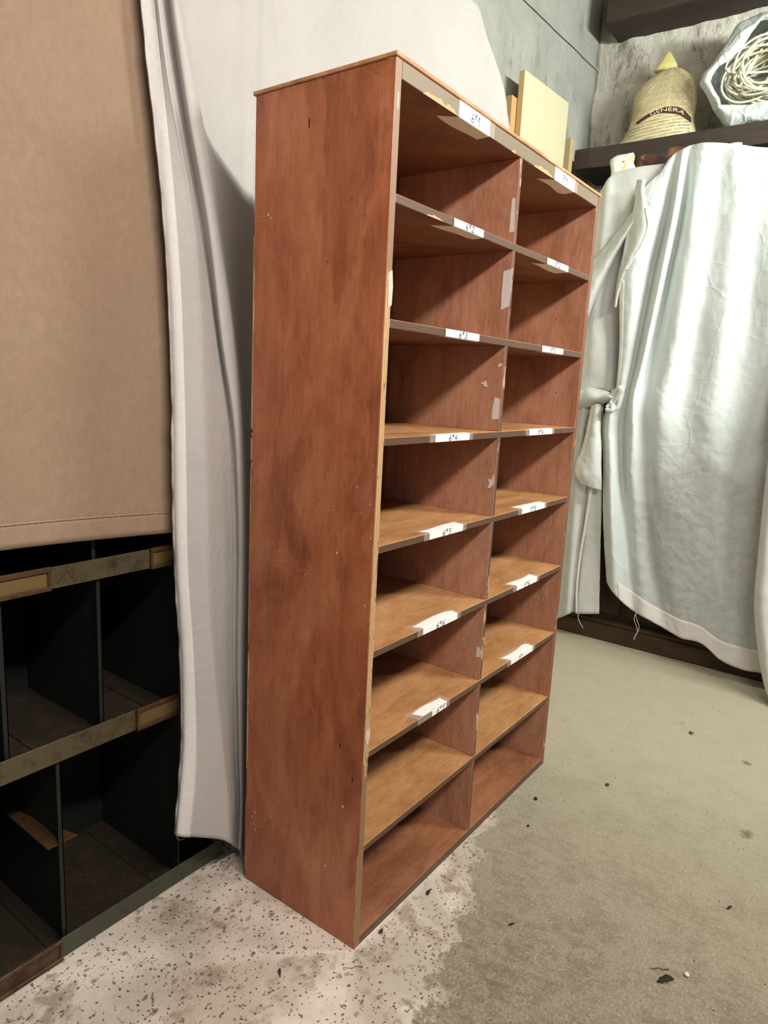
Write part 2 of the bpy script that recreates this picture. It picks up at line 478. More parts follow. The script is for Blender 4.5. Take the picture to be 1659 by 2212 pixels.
def sheet_bm(bm, Q, flip=False, mi=0):
    R, Cn = Q.shape[:2]
    V = [[bm.verts.new(Q[i, j]) for j in range(Cn)] for i in range(R)]
    for i in range(R - 1):
        for j in range(Cn - 1):
            f = bm.faces.new((V[i][j], V[i][j + 1], V[i + 1][j + 1], V[i + 1][j])); f.material_index = mi
    return V

def cloth(name, Q, mat, parent=None, th=0.0016):
    bm = BM(); sheet_bm(bm, Q)
    o = link(name, bm, mat, parent, True)
    md = o.modifiers.new('thickness', 'SOLIDIFY'); md.thickness = th; md.offset = 0
    return o

def loft(bm, rings, cap=True, mi=0):
    V = [[bm.verts.new(p) for p in r] for r in rings]
    n = len(V[0])
    for a, b in zip(V[:-1], V[1:]):
        for k in range(n):
            f = bm.faces.new((a[k], a[(k + 1) % n], b[(k + 1) % n], b[k])); f.material_index = mi
    if cap:
        bm.faces.new(V[0][::-1]).material_index = mi; bm.faces.new(V[-1]).material_index = mi
    return V
# ================================================================== room shell
bm = BM(); box(bm, (-3.2, -3.6, -0.06), (3.3, 0.95, 0.0)); struct(link('floor', bm, MATS['floor']))
bm = BM(); box(bm, (-3.2, -3.6, 3.5), (3.3, 0.99, 3.56)); struct(link('ceiling', bm, MATS['ceil']))
XW, YW = 2.95, 0.835

def wall_grid(axis, val, a0, a1, z0, z1, n, m, amp, freq, seed, back):
    bm = BM(); Q = np.zeros((m, n, 3))
    for i in range(m):
        for j in range(n):
            a = a0 + (a1 - a0) * j / (n - 1); z = z0 + (z1 - z0) * i / (m - 1)
            p = Vector((a * freq + seed, z * freq, seed))
            h = mn.fractal(p, 0.8, 2.1, 5) * amp
            Q[i, j] = (a, val + h, z) if axis == 1 else (val + h, a, z)
    V = sheet_bm(bm, Q)
    # give the wall thickness behind
    ed = [e for e in bm.edges if e.is_boundary]
    r = bmesh.ops.extrude_edge_only(bm, edges=ed)
    for g in r['geom']:
        if isinstance(g, bmesh.types.BMVert):
            g.co[axis] = val + back
    return bm
bm = wall_grid(1, YW, -3.2, XW + .02, 0, 3.5, 110, 70, 0.006, 3.0, 2.0, 0.15)
wl = struct(link('wall_left', bm, MATS['lime'], None, True))
bm = BM(); pa = at(1130, 0, 1, YW); pb = at(1287, 152, 1, YW)
ribbon(bm, [Vector(pa + (pa - pb) * .6) + Vector((0, -.014, 0)), Vector(pb) + Vector((0, -.014, 0))], 0.007, (0, 1, 0))
link('plaster_seam', bm, MATS['lime'], wl)
bm = wall_grid(0, XW, -3.6, YW + .02, 0, 3.5, 150, 130, 0.030, 4.2, 9.0, 0.15)
struct(link('wall_right', bm, MATS['stone'], None, True))
zb = at(1400, 27, 0, 2.72)[2]
bm = BM(); box(bm, (2.72, at(1510, 0, 0, 2.72)[1] - 1.3, zb), (2.99, at(1303, 30, 0, 2.72)[1], zb + .2), bev=.02, seg=2)
struct(link('trim_1', bm, MATS['beam']))

# ================================================================== pigeonhole bookcase
W, D, H = 1.0136, 0.3516, 1.8
T = 0.018; ST = 0.0155; DT = 0.0125; XM = 0.5045
ZS = [1.5567, 1.3358, 1.1132, 0.8979, 0.6773, 0.4544, 0.2328]      # undersides of the seven shelves
case = thing('pigeonhole_bookcase', 'tall worn mahogany plywood pigeonhole bookcase with sixteen open cubbies on the concrete floor', 'bookcase')

bm = BM(); box(bm, (0, 0, 0), (T, D, H - .008), {'*': 0, '-y': 1, '+y': 1}, .0012)
SPBM = bm
bm = BM(); box(bm, (W - T, 0, 0), (W, D, H - .008), {'*': 0, '-x': 2, '-y': 1, '+y': 1}, .0012)
spr = link('side_panel', bm, [MATS['side'], MATS['side_edge_far'], MATS['divider']], case)
bm = BM(); box(bm, (-.003, -.003, H - .008), (W + .003, D + .006, H), {'*': 0}, .0014)
link('top_cap', bm, MATS['cap'], case)
bm = BM(); box(bm, (T, 0.0, H - .039), (W - T, D - .007, H - .0081), {'*': 0, '-y': 1}, .0012)
topb = link('top_board', bm, [MATS['back'], MATS['rail_edge']], case)
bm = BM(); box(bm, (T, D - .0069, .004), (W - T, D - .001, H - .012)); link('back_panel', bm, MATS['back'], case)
bm = BM(); box(bm, (T, 0.0005, 0), (W - T, D - .007, .024), {'*': 0, '-y': 1}, .0012)
bott = link('bottom_board', bm, [MATS['lowboard'], MATS['edge']], case)
shelves = []
for k, z in enumerate(ZS):
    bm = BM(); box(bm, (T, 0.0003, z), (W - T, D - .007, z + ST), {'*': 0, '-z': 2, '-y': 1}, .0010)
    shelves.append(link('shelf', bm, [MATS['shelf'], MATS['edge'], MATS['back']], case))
lv = [H - .039] + ZS
for k in range(8):
    zt = lv[k]; z0 = (ZS[k] + ST) if k < 7 else .024
    bm = BM(); box(bm, (XM - DT / 2, 0.0012, z0), (XM + DT / 2, D - .007, zt), {'*': 0, '-y': 1}, .0008)
    link('divider', bm, [MATS['divider'], MATS['div_edge']], case)

# chipped veneer patches along the front edges: thin slivers of bare wood
def chip(parent, x0, x1, zmid, h, y=-.0004, seed=0, name='bare_wood_chip'):
    rnd = random.Random(seed); bm = BM(); n = 14
    top = []; bot = []
    for i in range(n + 1):
        x = x0 + (x1 - x0) * i / n
        e = min(1, i / 2.5, (n - i) / 2.5)
        top.append(bm.verts.new((x, y, zmid + h * e * rnd.uniform(.35, 1))))
        bot.append(bm.verts.new((x, y, zmid - .0006)))
    for i in range(n):
        if (top[i].co - bot[i].co).length + (top[i + 1].co - bot[i + 1].co).length > 1e-5:
            bm.faces.new((bot[i], bot[i + 1], top[i + 1], top[i]))
    o = link(name, bm, MATS['chip'], parent)
    o.modifiers.new('thickness', 'SOLIDIFY').thickness = .0006
    return o
zr = H - .0389
chip(topb, .085, .212, zr, .011, seed=1); chip(topb, .57, .68, zr, .011, seed=2); chip(topb, .45, .47, zr, .006, seed=3)
chip(shelves[0], .12, .18, ZS[0] + .0002, .005, seed=4)

# handwriting
G = {
 '6': [[(.78, 1.05), (.5, .85), (.25, .45), (.22, .12), (.48, 0), (.74, .12), (.72, .38), (.48, .46), (.25, .28)]],
 '5': [[(.85, 1), (.35, 1), (.3, .58), (.6, .62), (.76, .36), (.6, .06), (.2, .04)]],
 'e': [[(.15, .5), (.75, .62), (.62, .98), (.3, .9), (.14, .5), (.32, .06), (.8, .18)]],
 '1': [[(.12, .42), (.5, 1), (.55, .5), (.56, -.02)]],
 '2': [[(.2, .78), (.5, 1), (.76, .74), (.5, .35), (.18, .02), (.85, .05)]],
 '3': [[(.22, .9), (.55, 1), (.72, .78), (.42, .55), (.76, .32), (.55, .02), (.16, .08)]],
 '4': [[(.6, 1), (.18, .4), (.85, .38)], [(.66, .72), (.58, -.05)]],
 '7': [[(.15, .95), (.85, 1), (.5, .45), (.35, -.02)], [(.3, .5), (.78, .54)]],
 "'": [[(.3, 1.0), (.5, .9)]],
}
def spl(pts, n=5):
    if len(pts) < 3: return pts
    return [tuple(p) for p in cr1(np.array(pts), (len(pts) - 1) * n + 1)]

def paper_label(parent, txt, x0, x1, zb, zt, dtop, dbot, lab, torn=0.0, seed=0):
    rnd = random.Random(seed); e = .0007
    prof = []
    if dtop: prof.append((dtop, zt + e))
    prof += [(0.0008, zt + e), (-e, zt - .0006), (-e, zb + .0006), (.0008, zb - e)]
    if dbot: prof.append((dbot, zb - e))
    bm = BM(); V = []
    nx = 8
    for i in range(nx + 1):
        f = i / nx; row = []
        for j, (y, z) in enumerate(prof):
            x = x0 + (x1 - x0) * f
            yy = y
            if (dtop and j == 0) or (dbot and j == len(prof) - 1):
                x += (-.010 if f < .5 else .004) * abs(1 - 2 * f) + (-.018 if (dbot and j == len(prof) - 1) else 0) * (1 - f)
                yy = y * (1 + .12 * math.sin(f * 5 + seed)) * (.75 if (f > .9 and seed % 2) else 1)
            zz = z
            if torn and f < .3 and 0 < j and z < zt:
                zz = zt + e if j >= (2 if dtop else 1) else z
                yy = min(yy + .001, .004) if zz != z else yy
                x += torn * (zt - z) / (zt - zb)
            row.append(bm.verts.new((x, yy, zz)))
        V.append(row)
    for i in range(nx):
        for j in range(len(prof) - 1):
            try: bm.faces.new((V[i][j], V[i + 1][j], V[i + 1][j + 1], V[i][j + 1]))
            except ValueError: pass
    # ink on the front face
    h = min(.0185, (zt - zb) * .78); cw = .0145; xs = x0 + (x1 - x0) * (.36 if txt[0] == '6' else .34) + (torn and .02)
    zz0 = zb + (zt - zb) * .13
    for ch in txt:
        sc = .55 if ch == 'e' else 1.0
        off = h * .55 if ch == 'e' else 0
        for st in G.get(ch, []):
            ribbon(bm, [(xs + px * cw * sc + pz * h * .12, -e - .0006, zz0 + off + pz * h * sc) for px, pz in spl(st)], .0016, (0, 1, 0), 1)
        xs += cw * sc * 1.12
    o = link('paper_label', bm, [MATS['paper'], MATS['ink']], parent)
    o['label'] = lab
    return o

def tape(parent, x0, x1, zt, zb, dtop, seed=0):
    bm = BM(); rnd = random.Random(seed)
    prof = [(dtop, zt + .0003), (.0006, zt + .0003), (-.0004, zt - .0004), (-.0004, zb)]
    V = []
    for f in (0, .04, .5, .96, 1):
        V.append([bm.verts.new((x0 + (x1 - x0) * f + (rnd.uniform(-.004, .004) if j == 0 else 0), y * (1 + rnd.uniform(-.08, .08)), z)) for j, (y, z) in enumerate(prof)])
    for i in range(4):
        for j in range(3):
            bm.faces.new((V[i][j], V[i + 1][j], V[i + 1][j + 1], V[i][j + 1]))
    o = link('clear_tape', bm, MATS['tape'], parent)
    o['label'] = 'clear glossy tape over the label'
LX = [(.215, .342), (.222, .348), (.217, .362), (.203, .350), (.204, .350), (.202, .353), (.226, .331)]
RX = [(.690, .822), (.690, .832), (.707, .850), (.673, .826), (.669, .822), (.679, .815), (.684, .832)]
for k in range(7):
    par = topb if k == 0 else shelves[k - 1]
    zb_, zt_ = (H - .039, H - .0085) if k == 0 else (ZS[k - 1], ZS[k - 1] + ST)
    for side, (a, b) in (('6', LX[k]), ('5', RX[k])):
        txt = side + 'e' + str(k + 1)
        if txt == '5e7': txt = '5e'
        up = k >= 3
        paper_label(par, txt, a, b, zb_, zt_, (.026 if k > 3 else .014) if up else .004, 0.036 if k < 2 else (.012 if k == 2 else 0),
                    'white paper label handwritten ' + txt, torn=.03 if (txt == '6e7') else 0, seed=k + (3 if side == '5' else 0))
        if k >= 3:
            tape(par, a - .022, b + .016, zt_, zb_, .034 if k > 3 else .018, seed=k * 3 + len(txt))
        elif k == 0:
            tape(par, a - .004, b + .022, zt_, zb_, .004, seed=k)

# torn paper stuck to the divider's left face and edges, right panel holes
def scrap(parent, poly, x, name='paper_scrap', mat='scrap', th=.0006):
    bm = BM(); bm.faces.new([bm.verts.new((x, y, z)) for y, z in poly])
    o = link(name, bm, MATS[mat], parent); o.modifiers.new('thickness', 'SOLIDIFY').thickness = th
    return o
divs = [o for o in case.children if o.name.startswith('divider')]
xd = XM - DT / 2 - .0004
def pxpoly(pts, axis, val):
    P = [at(u, v, axis, val) for u, v in pts]
    return [(p[1], p[2]) for p in P]
scrap(divs[0], pxpoly([(1106, 430), (1113, 427), (1112, 470), (1110, 500), (1100, 502), (1103, 465)], 0, xd), xd)
scrap(divs[1], pxpoly([(1088, 586), (1106, 581), (1105, 625), (1099, 662), (1082, 670), (1084, 630)], 0, xd), xd)
scrap(divs[2], pxpoly([(1037, 828), (1045, 825), (1050, 822), (1053, 836), (1046, 835), (1044, 830)], 0, xd), xd)
scrap(divs[2], pxpoly([(1069, 858), (1080, 862), (1077, 905), (1062, 906), (1064, 880)], 0, xd), xd)
scrap(divs[2], pxpoly([(1075, 788), (1085, 784), (1083, 790), (1077, 793)], 0, xd), xd)
scrap(divs[3], pxpoly([(1054, 1034), (1061, 1036), (1067, 1023), (1067, 1045), (1058, 1055), (1053, 1053), (1057, 1044)], 0, xd), xd)
scrap(divs[5], pxpoly([(1030, 1397), (1035, 1398), (1041, 1408), (1037, 1419), (1028, 1420)], 0, xd), xd)
xr = W - T - .0004
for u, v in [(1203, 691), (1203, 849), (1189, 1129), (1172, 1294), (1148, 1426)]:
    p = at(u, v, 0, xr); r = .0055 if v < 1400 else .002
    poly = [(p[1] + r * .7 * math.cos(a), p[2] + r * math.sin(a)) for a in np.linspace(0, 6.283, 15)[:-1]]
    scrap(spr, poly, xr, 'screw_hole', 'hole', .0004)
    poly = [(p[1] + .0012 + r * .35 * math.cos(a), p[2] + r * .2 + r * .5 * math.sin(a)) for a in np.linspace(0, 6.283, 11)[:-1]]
    scrap(spr, poly, xr - .0005, 'hole_shade', 'dark', .0002)  # flat dark disc: the shade inside each screw hole, painted on

# scratches, flecks and a dark knot on the near side panel
bm = SPBM; rnd = random.Random(3)
def sc_px(pts, w=.0011):
    ribbon(bm, [tuple(at(u, v, 0, -.0003) ) for u, v in spl(pts, 3)], w, (1, 0, 0), 2)
K = 300 / 1659.
def z4(x, y): return (540 + x * K, 980 + y * K)
for st in [[(725, 490), (820, 525), (930, 565), (1050, 575)], [(725, 500), (745, 560), (880, 590), (1020, 585)], [(705, 610), (790, 650), (960, 665)],
           [(740, 540), (800, 590), (720, 620)], [(760, 600), (880, 630), (1010, 620)], [(550, 450), (535, 480), (522, 545)], [(555, 607), (640, 615), (675, 640)],
           [(225, 1035), (280, 1055), (293, 1100), (288, 1200)], [(288, 1175), (360, 1150), (420, 1160), (455, 1180)], [(340, 1275), (420, 1290)], [(275, 1330), (395, 1360)],
           [(600, 1388), (715, 1388)], [(625, 1480), (700, 1395)], [(665, 1450), (705, 1515)], [(650, 2035), (690, 2080), (715, 2180)], [(40, 860), (120, 858)]]:
    sc_px([z4(*p) for p in st], .0013)
for st in [[(672, 700), (678, 712), (690, 686)], [(686, 700), (690, 740)], [(669, 712), (684, 722)], [(575, 562), (574, 602)], [(560, 468), (574, 466)], [(565, 520), (556, 528)],
           [(658, 1340), (664, 1350), (672, 1378)]]:
    sc_px(st, .0013)
def fleck(u, v, r):
    c = at(u, v, 0, -.0003)
    n = 7; ph = rnd.uniform(0, 6)
    bm.faces.new([bm.verts.new((c[0], c[1] + r * rnd.uniform(.5, 1) * math.cos(ph + 6.283 * k / n), c[2] + r * rnd.uniform(.6, 1.3) * math.sin(ph + 6.283 * k / n))) for k in range(n)]).material_index = 3
for _ in range(46):
    fleck(rnd.gauss(565, 20), rnd.gauss(1768, 22), rnd.uniform(.0005, .0016))
for u, v, r in [(545, 1763, .0035), (551, 1792, .003), (550, 1755, .003), (728, 1194, .003), (740, 1742, .0035), (703, 1870, .003), (800, 1090, .002), (800, 1163, .0022), (771, 1052, .0018), (788, 1308, .0022), (580, 464, .003), (586, 470, .002)]:
    fleck(u, v, r)
for _ in range(34):
    v = rnd.uniform(1000, 1700); fleck(825 - (v - 1000) * .05 - abs(rnd.gauss(8, 14)), v, rnd.uniform(.0006, .0016))
for _ in range(36):
    fleck(rnd.uniform(545, 790), rnd.uniform(400, 1900), rnd.uniform(.0004, .0010))
for u, v, h in [(668, 265, .013), (761, 1684, .010), (735, 1610, .006)]:
    c = at(u, v, 0, -.0003)
    bm.faces.new([bm.verts.new((c[0], c[1] + .0018 * math.cos(a), c[2] + h * .8 * math.sin(a))) for a in np.linspace(0, 6.283, 13)[:-1]]).material_index = 4
for u, v in [(760, 397), (760, 430), (788, 465), (706, 565), (812, 157), (697, 168)]:
    c = at(u, v, 0, -.0003)
    bm.faces.new([bm.verts.new((c[0], c[1] + .0013 * math.cos(a), c[2] + .0016 * math.sin(a))) for a in np.linspace(0, 6.283, 9)[:-1]]).material_index = 4
# dried glue smears under the cap and white filler on the worn front edge
def blob(pts, axis, val):
    bm.faces.new([bm.verts.new(tuple(at(u, v, axis, val))) for u, v in pts]).material_index = 5 if axis == 0 else 6
blob([(833, 122), (846, 117), (856, 114), (853, 122), (847, 128), (838, 128)], 0, -.0003)
blob([(780, 138), (800, 132), (826, 126), (812, 134), (795, 138), (784, 141)], 0, -.0003)
blob([(690, 158), (705, 155), (702, 162), (693, 161)], 0, -.0003)
blob([(840, 588), (848, 583), (849, 620), (846, 660), (838, 663), (839, 625)], 1, -.0003)
blob([(791, 1580), (800, 1572), (799, 1592), (793, 1612), (790, 1600)], 1, -.0003)
blob([(859, 200), (862, 196), (861, 232), (858, 238)], 1, -.0003)

for zs_, w_, y_ in [((1.52, 1.10), .0030, D - .0012), ((1.05, .62), .0016, D - .0008), ((.60, .30), .0036, D - .0016), ((.22, .02), .0014, D - .0007), ((.235, .015), .0022, .0014), ((1.03, 1.12), .003, D - .0015)]:
    zz_ = np.linspace(zs_[0], zs_[1], 22); last = None
    for z_ in zz_:
        w2_ = w_ * rnd.uniform(.15, 1)
        s_ = 1 if y_ < .1 else -1
        y0_ = 0.0 if y_ < .1 else D
        cur = (bm.verts.new((-.0003, y0_, z_)), bm.verts.new((-.0003, y0_ + s_ * 2 * w2_, z_)))
        if last:
            bm.faces.new((last[0], cur[0], cur[1], last[1])).material_index = 7
        last = cur
sp = link('side_panel', bm, [MATS['side'], MATS['side_edge'], MATS['scratch'], MATS['fleck'], MATS['dark'], plain('dried_glue', (176, 132, 112), .4, .4, .05), plain('white_filler', (198, 182, 166), .7, .2, .08), MATS['pine_edge']], case)

# ================================================================== dark steel rack
RY0, RY1 = 0.46, 0.80
RX0, RX1 = -1.34, -0.112
rack = thing('steel_rack', 'low-lit rusty dark green steel rack with dividers, under the tan cloth', 'rack', (-.65, RY0, 0))
def rk(name, bm, m):
    o = link(name, bm, m, rack); o.data.transform(Matrix.Translation((.65, -RY0, 0))); return o
def rks(par, name, bm, m):
    o = link(name, bm, m, par); o.data.transform(Matrix.Translation((.65, -RY0, 0))); return o
trays = [(.004, .05, 'steel_base'), (.452, .5, 'steel_lip'), (.814, .857, 'steel_lip'), (1.22, 1.265, 'steel_lip'), (1.66, 1.705, 'steel_lip'), (2.1, 2.145, 'steel_lip')]
holders = {0: [(-1.2, -1.06), (-.84, -.70), (-.60, -.417)], 1: [(-.80, -.70), (-.226, -.111)], 2: [(-.62, -.411), (-.185, -.114)]}
for k, (z0, z1, m) in enumerate(trays):
    bm = BM(); RX1 = -.112 if k < 3 else -.15
    box(bm, (RX0, RY0, z0), (RX1 if k else .022, RY0 + .0025, z1), {'*': 0}, .0008)
    box(bm, (RX0, RY0 + .0025, z0 + .014), (RX1 if k else .022, RY1, z0 + .0165), {'*': 1})
    for xx in (-1.05, -.72, -.43, -.17):
        box(bm, (xx, RY0 + .0025, z0 + .0165), (xx + .012, RY1, z0 + .0195), {'*': 1})
    tr = rk('tray', bm, [MATS[m], MATS['steel_tray']])
    for a, b in holders.get(k, []):
        bm = BM(); y = RY0 - .001
        box(bm, (a, y - .002, z0 + .001), (b, y, z1 + .001), {'*': 1})
        box(bm, (a - .003, y - .007, z1 - .007), (b + .003, y, z1 + .003), {'*': 0}, .0012)
        box(bm, (a - .003, y - .007, z0 - .001), (b + .003, y, z0 + .008), {'*': 0}, .0012)
        for e in (a, b):
            box(bm, (e - .003, y - .006, z0), (e + .003, y, z1), {'*': 0}, .001)
        o = rks(tr, 'label_holder', bm, [MATS['steel_rust'], MATS['holder_card'] if k else MATS['steel_rust']])
        o['label'] = 'rusty steel label holder'
def rdiv(x, z0, z1, tab=False):
    bm = BM(); box(bm, (x, RY0 + .012, z0), (x + .002, RY1 - .01, z1))
    box(bm, (x - .008, RY0 + .012, z0), (x + .002, RY0 + .014, z1))
    box(bm, (x - .03, RY0 + .02, z1 - .003), (x + .002, RY1 - .01, z1))
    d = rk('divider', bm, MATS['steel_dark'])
    if tab:
        bm = BM(); zt = .268
        v = [bm.verts.new(p) for p in [(x - .03, RY0 + .014, zt - .006), (x + .034, RY0 + .014, zt - .006), (x + .004, RY0 + .10, zt), (x - .03, RY0 + .30, zt)]]
        bm.faces.new(v)
        o = rks(d, 'support_tab', bm, MATS['steel_rust']); o.modifiers.new('thickness', 'SOLIDIFY').thickness = .002
for x, a, b in [(-.298, .474, .812), (-.494, .474, .812), (-.70, .474, .812), (-.306, .84, 1.21), (-.58, .84, 1.21), (-.62, .025, .45), (-.9, .025, .45), (-.95, .474, .812)]:
    rdiv(x, a, b)
rdiv(-.397, .025, .45, True)
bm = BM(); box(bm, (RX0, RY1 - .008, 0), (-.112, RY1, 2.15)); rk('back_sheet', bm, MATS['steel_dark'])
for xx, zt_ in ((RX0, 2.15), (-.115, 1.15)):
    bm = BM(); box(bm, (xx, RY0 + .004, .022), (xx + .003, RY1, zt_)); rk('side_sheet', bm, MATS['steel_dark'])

# ================================================================== tan cloth over the rack
P = np.zeros((5, 7, 3))
for i, f in enumerate([0, .25, .5, .75, 1]):
    for j, g in enumerate([0, .17, .33, .5, .67, .83, 1]):
        xr_ = -.128 - .055 * (1 - f) ; x = -1.36 + (1.36 + xr_) * g
        zb0 = .912 - .052 * ((x + .496) / .371 if x > -.496 else (x + .496) * .4) * .4
        P[i, j] = (x, .437 + .006 * math.sin(j * 2.1 + i), 2.2 + (zb0 - 2.2) * f)
Q = grid_smooth(P, 110, 90); Q = wrinkle(Q, 1, .0022, 5, 1.0, (1, 1, .5))
tan = cloth('tan_curtain', Q, MATS['tan'])
tag(tan, 'plain tan canvas cloth hanging over the front of the steel rack', 'cloth')
hq = Q[-5:, :].copy(); hq[:, :, 1] -= .0022
ho = cloth('hem', hq, MATS['tan'], tan)
bm = BM()
for j in range(0, 89):
    a = Vector(Q[-5, j]) + Vector((0, -.0042, -.004)); b = Vector(Q[-5, j + 1]) + Vector((0, -.0042, -.004))
    ribbon(bm, [a, a + (b - a) * .9], .0016, (0, 1, 0))
link('hem_stitching', bm, MATS['stitch'], tan)

# ================================================================== white sheet (left), over the rack end and behind the bookcase
VS = [-700, -150, 0, 150, 300, 400, 520, 700, 850, 1000, 1100, 1300, 1500, 1700, 1800]
FT = {
 'E':  [250, 290, 303, 318, 334, 345, 357, 365, 370, 369, 374, 377, 395, 384, 376],
 'E2': [282, 316, 330, 342, 354, 365, 374, 384, 387, 388, 391, 394, 412, 402, 396],
 'F0': [292, 326, 338, 356, 374, 398, 412, 428, 430, 434, 441, 448, 464, 478, 494],
 'F':  [296, 330, 343, 362, 382, 408, 420, 438, 442, 446, 453, 458, 472, 490, 508],
 'G':  [300, 334, 349, 368, 388, 414, 429, 453, 467, 474, 478, 482, 489, 500, 513],
 'G2': [305, 340, 353, 374, 396, 420, 434, 462, 484, 494, 496, 498, 500, 506, 516],
 'V':  [318, 350, 362, 384, 404, 426, 441, 468, 490, 506, 508, 508, 508, 512, 519],
 'R':  [330, 362, 372, 394, 420, 440, 458, 478, 500, 516, 518, 518, 516, 518, 522],
 'R2': [345, 376, 385, 410, 444, 452, 474, 500, 516, 528, 530, 530, 526, 524, 525],
 'S':  [362, 392, 400, 424, 456, 465, 484, 508, 528, 538, 540, 540, 536, 532, 528]}
DPT = {'E': (.414, .405), 'E2': (.400, .385), 'F0': (.388, .362), 'F': (.386, .360), 'G': (.408, .390), 'G2': (.430, .412), 'V': (.436, .418), 'R': (.404, .400), 'R2': (.418, .402), 'S': (.530, .430)}
BOT = {'E': (376, 1800), 'E2': (392, 1806), 'F0': (470, 1812), 'F': (497, 1822), 'G': (503, 1827), 'G2': (508, 1830), 'V': (512, 1832), 'R': (517, 1836), 'R2': (522, 1839), 'S': (527, 1842)}
TOPZ = 2.62
rows = [0, .08, .17, .26, .34, .42, .5, .58, .66, .74, .82, .9, .95, 1.0]
cols = ['E', 'E2', 'F0', 'F', 'G', 'G2', 'V', 'R', 'R2', 'S']
def depth(c, t):
    a, b = DPT[c]
    s = min(1, max(0, (t - .35) / .5)); s = s * s * (3 - 2 * s)
    return a + (b - a) * s
PT = []
for t_ in rows:
    row = []
    for c in cols:
        y = depth(c, t_)
        zb_ = at(*BOT[c], 1, depth(c, 1.0))[2]
        if t_ == 1.0:
            row.append(at(*BOT[c], 1, y)); continue
        z = TOPZ + (zb_ - TOPZ) * t_
        lo, hi = -900, 2000
        for _ in range(40):
            m_ = .5 * (lo + hi)
            if at(float(np.interp(m_, VS, FT[c])), m_, 1, y)[2] > z: lo = m_
            else: hi = m_
        row.append(at(float(np.interp(lo, VS, FT[c])), lo, 1, y))
    zs = row[-1][2]
    for x, yy in ((.27, .655), (.40, .672), (.65, .68), (.95, .675), (1.15, .68)):
        s = min(1, max(0, (t_ - .5) / .4))
        row.append(np.array((max(x, row[-1][0] + .06), yy - .16 * s * (x < .5), max(.05, zs))))
    xe = float(np.interp(zs, [0, 1.9, 2.1, 2.316, 2.526, 2.596, 2.62], [1.86, 1.86, 1.79, 1.693, 1.563, 1.494, 1.40]))
    row.append(np.array((1.15 + (xe - 1.15) * .6, .68, max(.05, zs)))); row.append(np.array((xe, .68, max(.05, zs))))
    PT.append(row)
PT = np.array(PT)
Q = grid_smooth(PT, 170, 190)
for i in range(Q.shape[0]):
    for j in range(Q.shape[1]):
        x, y, z = Q[i, j]
        g = min(1, max(0, (x - .15) / .2))
        r = mn.noise(Vector((x * 6 + z * 1.1, 3, z * 1.2)))
        Q[i, j, 1] += g * .010 * r + .0028 * mn.noise(Vector((x * 14, y * 14, z * 4))) + g * .004 * (1 - 2 * abs(mn.noise(Vector((x * 5 - z * 3, 1, z * 2)))))
        for xc_, am_, z0_, z1_, sl in ((.27, .012, 1.45, 2.5, .02), (.42, .007, 1.6, 2.3, -.25), (.75, .006, 1.5, 2.5, .05), (1.05, .006, 1.7, 2.5, .12)):
            d_ = (x - xc_ - sl * (z - 1.9)) / .022
            if z0_ < z < z1_ and abs(d_) < 3: Q[i, j, 1] -= am_ * math.exp(-d_ * d_) * math.sin(math.pi * (z - z0_) / (z1_ - z0_)) * (1 if d_ > 0 else math.exp(-d_ * d_ * 2))
        if j < 3: Q[i, j, 0] += .003 * mn.noise(Vector((z * 22, 0, 4))) 
sheet = cloth('white_sheet', Q, MATS['sheet'])
tag(sheet, 'tall white sheet hanging in folds behind the bookcase and beside the tan cloth', 'sheet')
kk = 0
while Q[90, kk, 0] < at(float(np.interp(900, VS, FT['E2'])), 900, 1, .4)[0]: kk += 1
hq = Q[:, :kk + 1].copy(); hq[:, :, 1] -= .0024; hq[:, :, 0] -= .0008
o = cloth('hem', hq, MATS['hem'], sheet)
bm = BM(); b0 = Vector(at(381, 1806, 1, .410))
tube(bm, [b0, b0 + Vector((.004, -.002, -.012)), b0 + Vector((.018, -.003, -.016)), b0 + Vector((.03, -.002, -.01))], .0006, 5)
link('loose_thread', bm, MATS['hem'], sheet)
# ================================================================== pine boards leaning on the limewashed wall
def board(name, label, x0, x1, y0, y1, ztop, mf, me, dz=0.0, group=None):
    bm = BM(); box(bm, (0, 0, 0), (x1 - x0, y1 - y0, ztop), {'*': 1, '-y': 0, '+y': 0}, .0015)
    for v in bm.verts:
        if v.co.z > ztop * .5: v.co.z += dz * v.co.x
    o = link(name, bm, [MATS[mf], MATS[me]]); o.location = (x0, y0, 0)
    return tag(o, label, 'board', group)
pa = at(1135, 150, 1, .735); pb = at(1229, 222, 1, .735)
board('pine_board', 'wide pale pine board with knots leaning on the limewashed wall behind the bookcase', pa[0], pb[0], .735, .762, pa[2], 'pine', 'pine_edge', (pb[2] - pa[2]) / (pb[0] - pa[0]))
pa = at(1107, 204, 1, .765); pb = at(1132, 213, 1, .765)
board('pine_board', 'shorter brown board just left of the wide pale pine board', pa[0], pb[0] + .05, .765, .793, pa[2], 'pine_brown', 'pine_brown')
pa = at(1232, 296, 1, .74); pb = at(1241, 300, 1, .74)
board('pine_board', 'narrow dull brown strip of wood just right of the wide pale pine board', pa[0] + .012, pb[0], .74, .77, pa[2], 'pine_dull', 'pine_dull')

